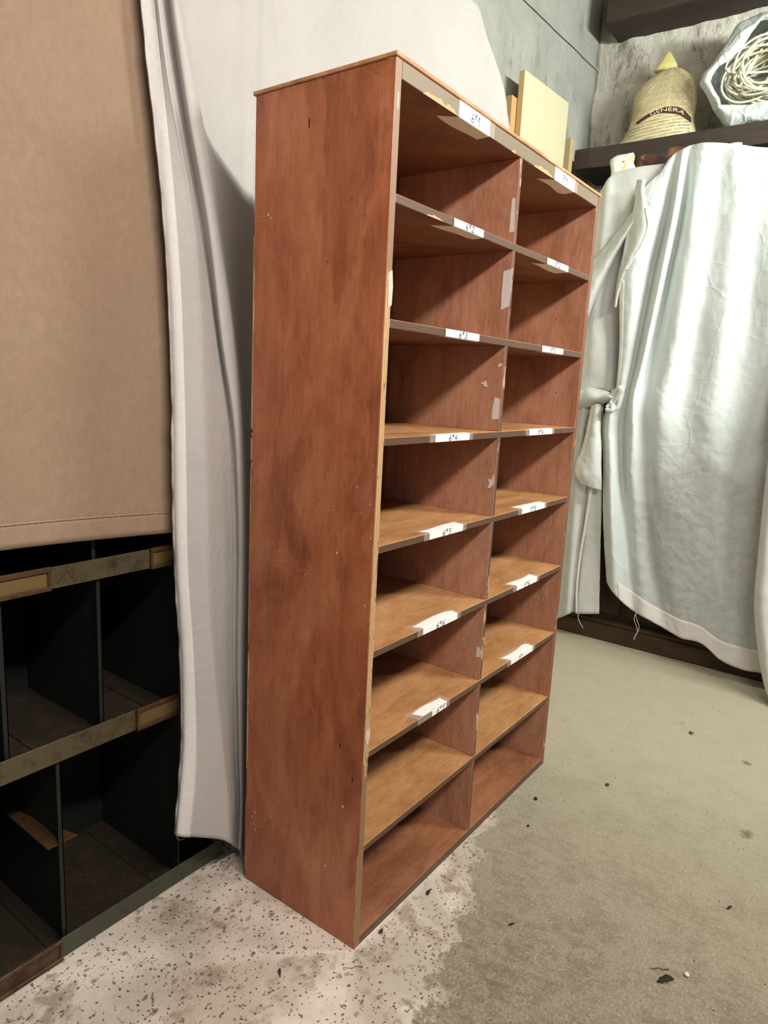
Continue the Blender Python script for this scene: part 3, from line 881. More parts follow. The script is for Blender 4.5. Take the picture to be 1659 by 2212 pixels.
# ================================================================== plank shelf on the stone wall
SX = 2.60
za = at(1454, 290, 0, SX)[2]; zbm = at(1454, 337, 0, SX)[2]
bm = BM()
n = 26; y0 = -1.3; y1 = at(1243, 330, 0, SX)[1]
rnd = random.Random(5); V = []
for i in range(n + 1):
    y = y0 + (y1 - y0) * i / n
    w = .010 * mn.noise(Vector((y * 5, 1, 2))); w2 = .003 * mn.noise(Vector((y * 6, 5, 2)))
    V.append([bm.verts.new(p) for p in [(SX + w, y, za - .004 + w2), (SX + w - .006, y, za - .03), (SX + w + .004, y, zbm + w2), (2.93, y, zbm + w2), (2.93, y, za)]])
for i in range(n):
    for k in range(5):
        bm.faces.new((V[i][k], V[i][(k + 1) % 5], V[i + 1][(k + 1) % 5], V[i + 1][k]))
bm.faces.new(V[0]); bm.faces.new(V[-1][::-1])
plank = link('plank_shelf', bm, MATS['beam']); tag(plank, 'thick blackened plank shelf fixed along the rough stone wall', 'shelf')
SHZ = za

# ================================================================== dark cabinet under the dust sheets
CX = 2.365
cabz = 2.09
cab = thing('wooden_cabinet', 'dark brown wooden cabinet standing on the floor under the white dust sheets', 'cabinet', (CX, 0, 0))
def cb(name, lo, hi, m, bev=.003):
    bm = BM(); box(bm, (lo[0] - CX, lo[1], lo[2]), (hi[0] - CX, hi[1], hi[2]), bev=bev); return link(name, bm, MATS[m], cab)
cb('plinth', (CX - .045, -1.3, 0), (2.88, .56, .085), 'cab', .006)
cb('body', (CX + .012, -1.28, .085), (2.86, .55, cabz), 'cabv')
cb('plinth_moulding', (CX - .034, -1.29, .085), (CX + .012, .555, .104), 'cab')
for k, (a, b) in enumerate([(.20, .52), (-.15, .17), (-.50, -.18), (-.85, -.53), (-1.2, -.88)]):
    cb('door_panel', (CX, a, .13), (CX + .012, b, cabz - .08), 'cabv')
cb('cabinet_top', (CX - .012, -1.3, cabz), (2.89, .57, cabz + .025), 'cab')

# ================================================================== dust sheets on the cabinet
def px_cloth(cols, depths, axis=0):
    R = len(cols[0]); C = len(cols)
    P = np.zeros((R, C, 3))
    for j in range(C):
        for i in range(R):
            P[i, j] = at(*cols[j][i], axis, depths[j][i])
    return P
CA = [
 [(1434,366),(1376,432),(1342,575),(1338,750),(1326,868),(1302,902),(1303,1000),(1302,1090),(1305,1180),(1310,1258)],
 [(1438,354),(1405,445),(1366,600),(1352,765),(1334,870),(1315,903),(1316,1000),(1318,1100),(1320,1190),(1324,1281)],
 [(1450,343),(1425,450),(1390,600),(1362,775),(1343,868),(1331,905),(1330,1000),(1330,1100),(1335,1200),(1344,1301)],
 [(1462,336),(1441,455),(1406,610),(1372,780),(1353,862),(1345,930),(1345,1010),(1350,1110),(1358,1210),(1367,1319)],
 [(1475,329),(1456,455),(1425,610),(1388,780),(1368,860),(1365,940),(1362,1020),(1372,1120),(1382,1230),(1394,1335)],
 [(1490,323),(1474,455),(1441,610),(1404,780),(1390,870),(1390,950),(1390,1040),(1400,1140),(1415,1250),(1430,1355)],
 [(1505,320),(1490,458),(1458,612),(1422,785),(1406,875),(1406,960),(1406,1050),(1418,1150),(1436,1260),(1450,1367)],
 [(1525,318),(1510,460),(1482,615),(1450,790),(1430,880),(1428,970),(1428,1060),(1442,1160),(1460,1270),(1472,1379)],
 [(1560,319),(1548,460),(1522,620),(1495,800),(1480,890),(1480,980),(1480,1080),(1490,1180),(1505,1290),(1516,1391)],
 [(1600,323),(1590,465),(1572,630),(1550,800),(1540,900),(1540,1000),(1540,1100),(1545,1200),(1548,1310),(1556,1426)],
 [(1640,328),(1632,470),(1622,640),(1605,810),(1600,900),(1595,1000),(1592,1100),(1592,1200),(1598,1320),(1602,1446)],
 [(1690,330),(1690,470),(1680,640),(1670,820),(1665,910),(1660,1000),(1650,1100),(1640,1220),(1640,1330),(1644,1454)],
 [(1790,332),(1790,470),(1780,640),(1770,820),(1765,910),(1760,1000),(1750,1100),(1740,1220),(1740,1330),(1744,1474)],
 [(2000,340),(2000,470),(1995,640),(1990,820),(1985,910),(1980,1000),(1975,1100),(1970,1220),(1970,1330),(1975,1520)]]
B0 = [2.285,2.255,2.235,2.215,2.20,2.21,2.215,2.225,2.235,2.24]
OFF = [
 [.00,-.01,-.02,-.01,.00,.01,.00,.01,.01,.01],
 [.00,-.02,-.04,-.02,-.02,-.03,-.03,-.03,-.03,-.02],
 [.00,-.01,-.02,-.01,-.01,-.01,-.01,-.01,-.015,-.01],
 [.01,.02,.025,.02,.015,.025,.03,.03,.025,.015],
 [-.01,-.035,-.04,-.04,-.03,-.03,-.01,.01,.01,.00],
 [.015,.035,.04,.025,.01,.01,.02,.025,.03,.015],
 [.00,-.015,-.01,.00,-.01,.00,.01,.01,.01,.01],
 [-.01,-.02,-.03,-.03,-.03,-.02,-.01,.00,-.005,.00],
 [.00,-.005,.00,.01,.00,-.01,-.01,-.01,-.01,-.01],
 [-.01,-.02,-.02,-.02,-.025,-.02,-.01,-.01,-.015,-.01],
 [.00,.00,.01,.01,.01,.01,.01,.01,.00,.00],
 [.00,-.01,-.02,-.01,-.01,-.01,-.01,-.01,-.01,-.01],
 [.00,.00,.00,.00,.00,.00,.00,.00,.00,.00],
 [.00,.00,.00,.00,.00,.00,.00,.00,.00,.00]]
DA = [[b + o for b, o in zip(B0, [q * 1.25 for q in OFF[j]])] for j in range(len(CA))]
PA = px_cloth(CA, DA)
back1 = PA[:1].copy(); back1[:, :, 0] += .05; back1[:, :, 2] += .003
back2 = PA[:1].copy(); back2[:, :, 0] += .11; back2[:, :, 2] -= .05
PA = np.concatenate([back2, back1, PA])
Q = grid_smooth(PA, 230, 190)
Q = wrinkle(Q, 0, .0032, 7, 3.0, (1, 1, .7)); Q = wrinkle(Q, 0, .0018, 22, 6.0)
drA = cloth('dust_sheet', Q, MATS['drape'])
tag(drA, 'large white dust sheet draped over the dark cabinet, gathered to a knot on its left', 'sheet')
# turned-over hemmed edge near the top left of this sheet
fl_v = [388, 410, 432, 460, 485, 510, 535, 560, 590, 630, 664]
fl_u = [[1376,1372,1372,1366,1361,1355,1349,1343,1336,1330,1326], [1386,1383,1385,1386,1386,1380,1370,1358,1344,1333,1328], [1396,1392,1396,1403,1411,1404,1393,1372,1353,1338,1331]]
flc = [list(zip(us, fl_v)) for us in fl_u]
Pf = px_cloth(flc, [[2.228 - .010 * math.sin(i * .5) for i in range(11)], [2.192 + .006 * math.sin(i * .9) for i in range(11)], [2.200 for i in range(11)]])
Qf = grid_smooth(Pf, 70, 30); Qf = wrinkle(Qf, 0, .002, 16, 2.0)
cloth('turned_flap', Qf, MATS['drape2'], drA)
hq = Qf[18:55, -8:].copy(); hq[:, :, 0] -= .0028
cloth('hem', hq, MATS['hem'], drA)
hq = Q[86:124, 0:7].copy(); hq[:, :, 0] -= .0028
cloth('hem', hq, MATS['hem'], drA)
# hem band along the lower edge
hp = np.concatenate([Q[-9:, 24:].copy()]); hp[:, :, 0] -= .0028
cloth('hem', hp, MATS['hem'], drA)
bm = BM()
for u, v in [(1375, 1322), (1378, 1324)]:
    p = Vector(at(u, v, 0, 2.235)); s = u * .37
    tube(bm, [p + Vector((0, .010 * math.sin(s + k * .9) - .001 * k, -.017 * k)) for k in range(9)], .0011, 5)
link('loose_thread', bm, MATS['hem'], drA)

CBc = [
 [(1235,470),(1235,520),(1235,590),(1235,660),(1232,760),(1230,846)],
 [(1290,424),(1285,500),(1278,580),(1270,660),(1262,760),(1256,842)],
 [(1312,392),(1304,490),(1296,580),(1288,660),(1280,760),(1274,840)],
 [(1335,378),(1326,480),(1316,580),(1308,660),(1304,760),(1298,842)],
 [(1376,368),(1364,470),(1344,560),(1330,650),(1326,760),(1318,846)],
 [(1432,362),(1402,480),(1372,570),(1352,660),(1350,770),(1342,850)]]
PB = px_cloth(CBc, [[2.30,2.285,2.28,2.28,2.27,2.255],[2.30,2.275,2.265,2.26,2.245,2.24],[2.29,2.26,2.25,2.245,2.225,2.235],[2.30,2.275,2.27,2.265,2.235,2.24],[2.30,2.285,2.285,2.29,2.27,2.25],[2.31,2.30,2.30,2.31,2.31,2.28]])
b1 = PB[:1].copy(); b1[:, :, 0] += .04; b1[:, :, 2] += .004
b2 = PB[:1].copy(); b2[:, :, 0] += .085; b2[:, :, 2] -= .03
Q = grid_smooth(np.concatenate([b2, b1, PB]), 120, 80); Q = wrinkle(Q, 0, .003, 9, 8.0)
drB = cloth('dust_sheet', Q, MATS['drape2'])
tag(drB, 'greyer white sheet over the cabinet end, behind the bookcase right edge, tied at the knot', 'sheet')
# diagonal pulled fold
fb = [[(1374,446),(1340,492),(1296,545),(1250,592),(1225,615)], [(1374,462),(1342,508),(1300,566),(1258,628),(1235,670)],
      [(1370,478),(1340,524),(1302,590),(1268,660),(1245,715)], [(1366,500),(1342,534),(1308,598),(1276,672),(1255,735)]]
Pf = px_cloth(fb, [[2.25]*5, [2.215]*5, [2.212]*5, [2.245]*5])
Qf = wrinkle(grid_smooth(Pf, 60, 24), 0, .003, 18, 4.0)
cloth('pulled_fold', Qf, MATS['drape2'], drB)
# wrap, knot and hanging tails
wr = [[(1225,838),(1222,852),(1222,868),(1228,882)], [(1252,839),(1250,852),(1250,868),(1254,882)], [(1272,836),(1272,850),(1274,864),(1276,878)], [(1296,841),(1298,852),(1300,862),(1302,872)], [(1313,846),(1317,854),(1319,861),(1320,866)], [(1324,854),(1327,858),(1328,862),(1328,866)]]
Pf = px_cloth(wr, [[2.25,2.21,2.20,2.23]]*2 + [[2.235,2.185,2.175,2.215], [2.225,2.175,2.17,2.205], [2.20,2.16,2.16,2.19], [2.19,2.17,2.17,2.18]])
cloth('knot_wrap', wrinkle(grid_smooth(Pf, 40, 50), 0, .002, 20, 1.0), MATS['drape2'], drB)
bm = BM()
for pts, r in [([(1318,872),(1324,860),(1330,846),(1338,838),(1342,842),(1334,856),(1326,868),(1318,880)], .012), ([(1310,880),(1318,874),(1324,878),(1320,886),(1308,884)], .013), ([(1326,842),(1322,852),(1326,862)], .008)]:
    P_ = cr1(np.array([at(u, v, 0, 2.165 + .008 * math.sin(i * 1.3)) for i, (u, v) in enumerate(pts)]), 28)
    tube(bm, P_, [r * (.55 + .45 * math.sin(math.pi * (i + 1.5) / 30)) for i in range(28)], 9)
link('knot', bm, MATS['drape2'], drB, True)
def tailc(name, cols, dep, seed, mat='drape2'):
    Pf = px_cloth(cols, dep); Qq = wrinkle(grid_smooth(Pf, 90, 36), 0, .0028, 16, seed)
    return cloth(name, Qq, MATS[mat], drB), Qq
tailc('long_tail', [[(1215,866),(1212,960),(1206,1060),(1196,1180),(1186,1337)], [(1250,866),(1240,960),(1230,1060),(1220,1180),(1207,1335)], [(1262,862),(1254,960),(1246,1060),(1236,1180),(1225,1328)], [(1274,862),(1270,960),(1268,1060),(1256,1180),(1240,1322)],
      [(1284,862),(1284,960),(1276,1062),(1262,1180),(1248,1326)], [(1304,864),(1300,960),(1300,1060),(1297,1180),(1294,1326)]],
      [[2.25]*5, [2.25]*5, [2.225]*5, [2.26]*5, [2.235]*5, [2.25]*5], 5.0)
o, Qt = tailc('short_tail', [[(1277,878),(1268,925),(1258,965),(1245,1000),(1243,1022),(1254,1044)], [(1283,874),(1277,925),(1268,965),(1258,1002),(1256,1026),(1264,1048)], [(1291,872),(1288,925),(1284,965),(1280,1005),(1280,1030),(1282,1055)], [(1299,874),(1297,925),(1299,965),(1298,1005),(1299,1030),(1299,1059)]],
      [[2.21,2.19,2.19,2.19,2.19,2.195], [2.185,2.165,2.165,2.17,2.17,2.18], [2.18,2.165,2.16,2.165,2.17,2.18], [2.195,2.19,2.185,2.185,2.185,2.19]], 9.0)
hq = Qt[:, :9].copy(); hq[:, :, 0] -= .003
cloth('hem', hq, MATS['hem'], drB)
L = [at(u, v, 0, 2.232) for u, v in [(1272,1058),(1262,1130),(1250,1200),(1243,1270),(1243,1325)]]
Rr = [at(u, v, 0, 2.232) for u, v in [(1280,1060),(1268,1130),(1256,1200),(1248,1270),(1247,1326)]]
cloth('hem', np.stack([cr1(np.array(L), 40), cr1(np.array(Rr), 40)], 1), MATS['hem'], drB)
bm = BM(); p = Vector(at(1251, 1322, 0, 2.235))
tube(bm, [p + Vector((0, .012 * math.sin(k * .6) - .004 * k, -.013 * k)) for k in range(7)], .0014, 5)
link('loose_thread', bm, MATS['hem'], drB)

CCc = [
 [(1664,900),(1662,960),(1649,1080),(1637,1200),(1629,1290),(1631,1350),(1639,1420),(1649,1475),(1662,1515)],
 [(1676,900),(1674,960),(1664,1080),(1654,1200),(1646,1290),(1648,1350),(1656,1420),(1664,1480),(1676,1525)],
 [(1700,900),(1698,960),(1690,1080),(1682,1200),(1676,1290),(1676,1350),(1682,1420),(1690,1490),(1700,1540)],
 [(1760,900),(1760,960),(1755,1080),(1750,1200),(1746,1290),(1746,1350),(1752,1420),(1760,1500),(1770,1560)],
 [(1980,900),(1980,960),(1980,1080),(1980,1200),(1980,1290),(1980,1350),(1985,1440),(1990,1540),(2000,1620)]]
PC = px_cloth(CCc, [[2.10]*7 + [2.08, 2.06], [2.075]*7 + [2.06, 2.04], [2.09]*7 + [2.07, 2.05], [2.11]*7 + [2.09, 2.07], [2.10]*7 + [2.09, 2.07]])
t0 = PC[:1].copy(); t0[:, :, 0] += .12; t0[:, :, 2] += .55
Q = wrinkle(grid_smooth(np.concatenate([t0, PC]), 110, 40), 0, .003, 9, 13.0)
drC = cloth('dust_sheet', Q, MATS['drape2'])
tag(drC, 'white sheet at the right edge hanging in front of the large dust sheet', 'sheet')

# ================================================================== bags on the plank shelf and under it
def ring(cy, cx, hy, hx, z, n=28, pw=.8, seed=0.0, am=.08):
    out = []
    for k in range(n):
        a = 6.28319 * k / n
        c, s = math.cos(a), math.sin(a)
        r = 1 + am * mn.noise(Vector((c * 1.6 + seed, s * 1.6, z * 9)))
        out.append((cx - hx * math.copysign(abs(s) ** pw, s) * r, cy + hy * math.copysign(abs(c) ** pw, c) * r, z))
    return out
BX = 2.75
sil = [(303, 1337, 1502), (292, 1341, 1503), (275, 1352, 1501), (258, 1362, 1498), (240, 1366, 1499), (222, 1367, 1502), (205, 1366, 1504), (188, 1368, 1503), (170, 1376, 1499), (155, 1388, 1492), (142, 1408, 1480), (132, 1424, 1470)]
rings = []; prof = []
bz0 = at(1420, 303, 0, BX)[2]
for i, (v, ul, ur) in enumerate(sil):
    L_ = at(ul, v, 0, BX); R_ = at(ur, v, 0, BX)
    z = .5 * (L_[2] + R_[2]) + (SHZ + .008 - bz0)
    cy = .5 * (L_[1] + R_[1]); hy = .5 * abs(L_[1] - R_[1])
    hx = .085 * math.sin(math.pi * (.42 + .5 * i / 11)) + .012
    cx = BX + .05 * i / 11
    rings.append(ring(cy, cx, hy, hx, z, 36, .85, 2.0, .05)); prof.append((z, cx, cy, hy, hx))
bm = BM(); loft(bm, rings)
tote = link('tote_bag', bm, plain('cream_tote', (222, 210, 166), .8, .15, .06, 30), None, True)
tag(tote, 'cream printed tote bag with a brown lettered band slumped on the plank shelf', 'bag')
pz = np.array([p[0] for p in prof]); parr = np.array(prof)
def tote_x(y, z, off=.0035):
    cx, cy, hy, hx = [float(np.interp(z, pz, parr[:, k])) for k in (1, 2, 3, 4)]
    c = max(-1, min(1, (y - cy) / hy)); c = math.copysign(abs(c) ** (1 / .85), c)
    s = math.sqrt(max(0, 1 - c * c)) ** .85
    return cx - hx * s * 1.03 - off
DZ = SHZ + .008 - bz0
def on_tote(u, v, off=.0035):
    p = at(u, v, 0, BX)
    return (tote_x(p[1], p[2] + DZ, off), p[1], p[2] + DZ)
top = [(1384,264),(1400,254),(1420,242),(1440,233),(1458,229),(1474,229),(1486,234),(1497,246)]
bot = [(1390,268),(1404,259),(1424,249),(1443,243),(1459,243),(1474,244),(1486,249),(1498,257)]
L = np.array([on_tote(*p, .006) for p in cr1(np.array(top), 36)]); R_ = np.array([on_tote(*p, .006) for p in cr1(np.array(bot), 36)])
cloth('brown_band', np.stack([L, .5 * (L + R_) - np.array((.001, 0, 0)), R_], 1), plain('brown_band', (84, 52, 42), .7, .2), tote)
def glyphs(txt):
    c = bpy.data.curves.new('lettering', 'FONT'); c.body = txt; c.size = 1.0; c.resolution_u = 2
    o = bpy.data.objects.new('lettering', c); COL.objects.link(o)
    dg = bpy.context.evaluated_depsgraph_get(); dg.update()
    me = bpy.data.meshes.new_from_object(o.evaluated_get(dg))
    vs = [tuple(v.co) for v in me.vertices]; fs = [tuple(p.vertices) for p in me.polygons]
    bpy.data.objects.remove(o); bpy.data.curves.remove(c); bpy.data.meshes.remove(me)
    return vs, fs
# GENERA on the band: text runs along the band's middle line
mid = [((a[0] + b[0]) / 2, (a[1] + b[1]) / 2) for a, b in zip(top, bot)]
midc = cr1(np.array(mid), 120); sl = np.concatenate([[0], np.cumsum(np.linalg.norm(np.diff(midc, axis=0), axis=1))])
vs, fs = glyphs('GÉNÉRA')
wtx = max(v[0] for v in vs)
bm = BM(); vv = []
for x, y, _ in vs:
    s = 33 + x / wtx * 76
    u = float(np.interp(s, sl, midc[:, 0])); v = float(np.interp(s, sl, midc[:, 1]))
    u2 = float(np.interp(s + 2, sl, midc[:, 0])); v2 = float(np.interp(s + 2, sl, midc[:, 1]))
    d = np.array((u2 - u, v2 - v)); d /= np.linalg.norm(d) + 1e-9
    nrm_ = np.array((d[1], -d[0]))
    q = np.array((u, v)) + nrm_ * (y * 12 - 4.2)
    vv.append(bm.verts.new(on_tote(q[0], q[1], .0095)))
for f in fs:
    try: bm.faces.new([vv[i] for i in f])
    except ValueError: pass
link('band_lettering', bm, plain('pale_lettering', (214, 200, 170), .7, .2), tote)
# rows of small printed words over the cloth
vs, fs = glyphs('SOCIETE GENERALE  ')
wtx = max(v[0] for v in vs) * 1.06
def inside(u, v):
    r = sorted(sil)
    vv_ = [a[0] for a in r]
    l = np.interp(v, vv_, [a[1] for a in r]); rr = np.interp(v, vv_, [a[2] for a in r])
    return vv_[0] < v < vv_[-1] - 1 and l + 3 < u < rr - 3
def band_v(u):
    return float(np.interp(u, [p[0] for p in mid], [p[1] for p in mid]))
bm = BM()
def rows_of(ang, size, step, keep, org):
    ca, sa = math.cos(ang), math.sin(ang)
    wl_ = wtx * size
    for r in range(-26, 27):
        for cidx in range(-3, 4):
            ox = cidx * wl_ + (r % 3) * wl_ * .31; oy = r * step
            pts = []
            for x, y, _ in vs:
                a = ox + x * size; b = oy - y * size
                pts.append((org[0] + a * ca - b * sa, org[1] + a * sa + b * ca))
            for f in fs:
                c0 = np.mean([pts[i] for i in f], axis=0)
                if keep(c0[0], c0[1]) and all(inside(*pts[i]) for i in f):
                    bm.faces.new([bm.verts.new(on_tote(*pts[i], .0045)) for i in f])
rows_of(-.24, 6.0, 7.0, lambda u, v: v > (band_v(u) + 9 if u > 1388 else 274), (1430, 275))
rows_of(-.95, 6.2, 7.2, lambda u, v: v < min(band_v(u) - 9, 262) and (u - 1366) * .8 + (v - 150) * .35 < 52, (1400, 190))
rows_of(-.62, 4.6, 5.2, lambda u, v: v < min(band_v(u) - 9, 262) and (u - 1366) * .8 + (v - 150) * .35 >= 54 and u < 1455, (1420, 210))
rows_of(.55, 4.8, 5.6, lambda u, v: v < min(band_v(u) - 9, 262) and u >= 1457, (1470, 190))
link('printed_words', bm, plain('grey_brown_print', (122, 108, 82), .8, .15), tote)
bm = BM()
R2_ = []
for v, ul, ur, hx in [(140, 1418, 1466, .035), (128, 1424, 1462, .03), (118, 1431, 1457, .022), (108, 1438, 1453, .014), (99, 1443, 1448, .005)]:
    L_ = at(ul, v, 0, BX + .05); Rr_ = at(ur, v, 0, BX + .05)
    R2_.append(ring(.5 * (L_[1] + Rr_[1]), BX + .05, .5 * abs(L_[1] - Rr_[1]), hx, .5 * (L_[2] + Rr_[2]) + DZ, 16, .8, 4.0, .2))
loft(bm, R2_); link('liner_tip', bm, plain('yellow_plastic_liner', (222, 212, 142), .5, .4, .06, 30), tote, True)

# open plastic bag lying on the shelf with its mouth towards the room
rim = [(1541,175),(1545,158),(1556,145),(1580,132),(1600,112),(1622,80),(1641,50),(1680,42),(1740,70),(1772,140),(1768,190),(1735,212),(1690,210),(1659,213),(1620,222),(1585,226),(1557,227),(1556,205),(1549,192)]
outl = [(1517,182),(1524,160),(1548,128),(1572,96),(1586,70),(1594,53),(1622,44),(1690,20),(1766,40),(1800,130),(1795,215),(1765,258),(1715,266),(1662,270),(1620,276),(1585,279),(1568,270),(1552,245),(1530,215)]
def resamp(pts, n=72):
    P_ = np.array(pts + [pts[0]], float); s = np.concatenate([[0], np.cumsum(np.linalg.norm(np.diff(P_, axis=0), axis=1))])
    t_ = np.linspace(0, s[-1], n + 1)[:-1]
    return np.stack([np.interp(t_, s, P_[:, 0]), np.interp(t_, s, P_[:, 1])], 1)
rr_ = resamp(rim); oo = resamp(outl)
r0 = np.array([at(u, v, 0, 2.63) for u, v in rr_]); r1 = np.array([at(u, v, 0, 2.66) for u, v in oo])
rm = .55 * r0 + .45 * np.array([at(u, v, 0, 2.63) for u, v in oo]); rm[:, 0] = 2.615
cen = r1.mean(0)
zlow = r1[:, 2].min(); r1z = SHZ + .004 - zlow
r2 = cen + (r1 - cen) * .97; r2[:, 0] = 2.78
r3 = cen + (r1 - cen) * .88; r3[:, 0] = 2.87
r4 = cen + (r1 - cen) * .45; r4[:, 0] = 2.895
for r_ in (r1, r2, r3, r4):
    r_[:, 2] = np.maximum(r_[:, 2], SHZ + .004)
rings = [r0, rm, r1, r2, r3, r4]
PR = np.array(rings); PR = cr1(PR, 40)
for i in range(40):
    for k in range(72):
        p = Vector(PR[i, k]); d = Vector(PR[i, k]) - Vector(cen); d.x = 0; d.normalize()
        w = .009 * mn.noise(p * 14) + .011 * (1 - 2 * abs(mn.noise(p * 9 + Vector((4, 0, 0)))))
        PR[i, k] += np.array(d) * w; PR[i, k, 0] += .004 * mn.noise(p * 20)
        PR[i, k, 2] = max(PR[i, k, 2], SHZ + .008)
        PR[i, k, 0] = min(PR[i, k, 0], 2.905)
bm = BM(); V = loft(bm, [list(map(tuple, r)) for r in PR], cap=False); bm.faces.new(V[-1])
t = MT('white_plastic', 0.38, 0.4); t.color((226, 232, 228)); vk_ = t.vor(t.vadd(t.vec(), t.ncol(t.vec(), 9), .08), 13, 'DISTANCE_TO_EDGE'); t.bump(t.math('ADD', t.noise(t.vec(), 40, 4, .6), t.ramp(vk_.outputs['Distance'], [(0.0, .7), (.12, 0.0)])), .6, .008)
tl = t.t.nodes.new('ShaderNodeBsdfTranslucent'); ms = t.t.nodes.new('ShaderNodeMixShader'); ms.inputs[0].default_value = .3
tl.inputs['Color'].default_value = lin((226, 232, 228)); t.t.links.new(t.b.outputs[0], ms.inputs[1]); t.t.links.new(tl.outputs[0], ms.inputs[2]); t.t.links.new(ms.outputs[0], t.t.nodes['Material Output'].inputs['Surface'])
MATS['plastic'] = t.m
pb_ = link('plastic_bag', bm, t.m, None, True)
pb_.modifiers.new('thickness', 'SOLIDIFY').thickness = .001
tag(pb_, 'open white plastic bag lying on the plank shelf with its mouth showing cable', 'bag')
bm = BM()
for u in (1616, 1623):
    ribbon(bm, [tuple(at(u - 1.5, 259, 0, 2.600)), tuple(at(u + 1.5, 267, 0, 2.600))], .003, (1, 0, 0))
link('printed_mark', bm, MATS['beam'], pb_)
# cable: one long lead coiled many times inside the bag
rnd = random.Random(11); pts = []
cc = at(1655, 150, 0, 2.72); 
for lp in range(34):
    a0 = rnd.uniform(0, 6.28); ry = rnd.uniform(.10, .165); rz = rnd.uniform(.075, .125); tilt = rnd.uniform(-.9, .9)
    oy, oz = rnd.uniform(-.04, .03), rnd.uniform(-.03, .02)
    dep = 2.665 + .17 * ((lp * 7) % 30) / 30
    for k in range(18):
        a = 6.28319 * k / 18 + lp * .7
        y, z = ry * math.cos(a), rz * math.sin(a)
        pts.append((dep + .018 * math.sin(a * 2 + a0), cc[1] + oy + y * math.cos(tilt) - z * math.sin(tilt), cc[2] + .004 + oz + y * math.sin(tilt) + z * math.cos(tilt)))
pp = cr1(np.array(pts[::2]), len(pts) * 2)
pp[:, 2] = np.maximum(pp[:, 2], SHZ + .016)
bm = BM(); tube(bm, [tuple(p) for p in pp], .0052, 7)
cable = link('cable_coil', bm, plain('cream_cable', (216, 212, 186), .5, .35, .04), None, True)
tag(cable, 'long cream cable coiled loosely inside the white plastic bag', 'cable')

# crumpled carrier bags on the cabinet, under the plank shelf
def crumple(name, label, outline, xc, hx, mats, seed, zmin, cat='bag', amp=.012, n=40):
    oo_ = resamp(outline, n); r = np.array([at(u, v, 0, xc) for u, v in oo_]); c = r.mean(0)
    ringsx = []
    for f, s in [(-1, .35), (-.8, .72), (-.35, .95), (0, 1), (.5, .95), (.9, .7), (1, .3)]:
        q = c + (r - c) * s; q[:, 0] = xc + f * hx
        for k in range(n):
            p = Vector(q[k]); d = (p - Vector(c)); 
            q[k] += np.array(d.normalized()) * amp * mn.noise(p * 22 + Vector((seed, 0, 0)))
            q[k, 2] = max(q[k, 2], zmin)
        ringsx.append(q)
    PRx = cr1(np.array(ringsx), 22)
    PRx[:, :, 2] = np.maximum(PRx[:, :, 2], zmin)
    bm = BM(); loft(bm, [list(map(tuple, q)) for q in PRx])
    o = link(name, bm, mats, None, True)
    return tag(o, label, cat)
CT = cabz + .026
t = MT('white_yellow_plastic', .45, .4)
v_ = t.vec(); n1 = t.noise(v_, 18, 3, .5)
c_ = t.mix(t.ramp(n1, [(.55, 0.0), (.62, 1.0)]), (226, 226, 218), (214, 204, 112))
c_ = t.mix(t.ramp(t.noise(v_, 27, 2, .5), [(.66, 0.0), (.69, 1.0)]), c_, (150, 96, 70)); t.color(c_); t.bump(t.noise(v_, 50, 3), .4, .005)
crumple('carrier_bag', 'small crumpled white and yellow bag on the cabinet under the shelf end', [(1320,455),(1319,346),(1328,339),(1350,333),(1372,331),(1366,345),(1371,360),(1368,455)], 2.44, .035, t.m, 1.0, CT)
t = MT('floral_fabric', .85, .15)
v_ = t.vec(); vo = t.vor(t.vadd(v_, t.ncol(v_, 25), .03), 26); rr2 = t.xyz(vo.outputs['Color'])
c_ = t.ramp(rr2[0], [(.0, (58, 44, 46)), (.42, (62, 46, 50)), (.55, (128, 62, 48)), (.68, (150, 96, 72)), (.84, (48, 60, 48)), (1.0, (160, 132, 106))])
t.color(t.mix(t.ramp(t.noise(v_, 12, 4, .6), [(.36, 0.0), (.5, .75)]), c_, (62, 48, 48))); t.bump(t.noise(v_, 40, 4), .5, .006)
crumple('fabric_bag', 'dark floral fabric bag with red and orange flowers, squashed under the plank shelf', [(1366,380),(1362,346),(1380,338),(1420,336),(1440,326),(1460,318),(1500,313),(1550,310),(1574,309),(1576,330),(1550,350),(1450,372)], 2.53, .06, t.m, 2.0, CT)
crumple('carrier_bag', 'white paper bag corner sticking out at the right end of the floral bag', [(1570,450),(1566,312),(1590,309),(1606,307),(1601,320),(1600,450)], 2.435, .018, MATS['plastic'], 3.0, CT, amp=.006)

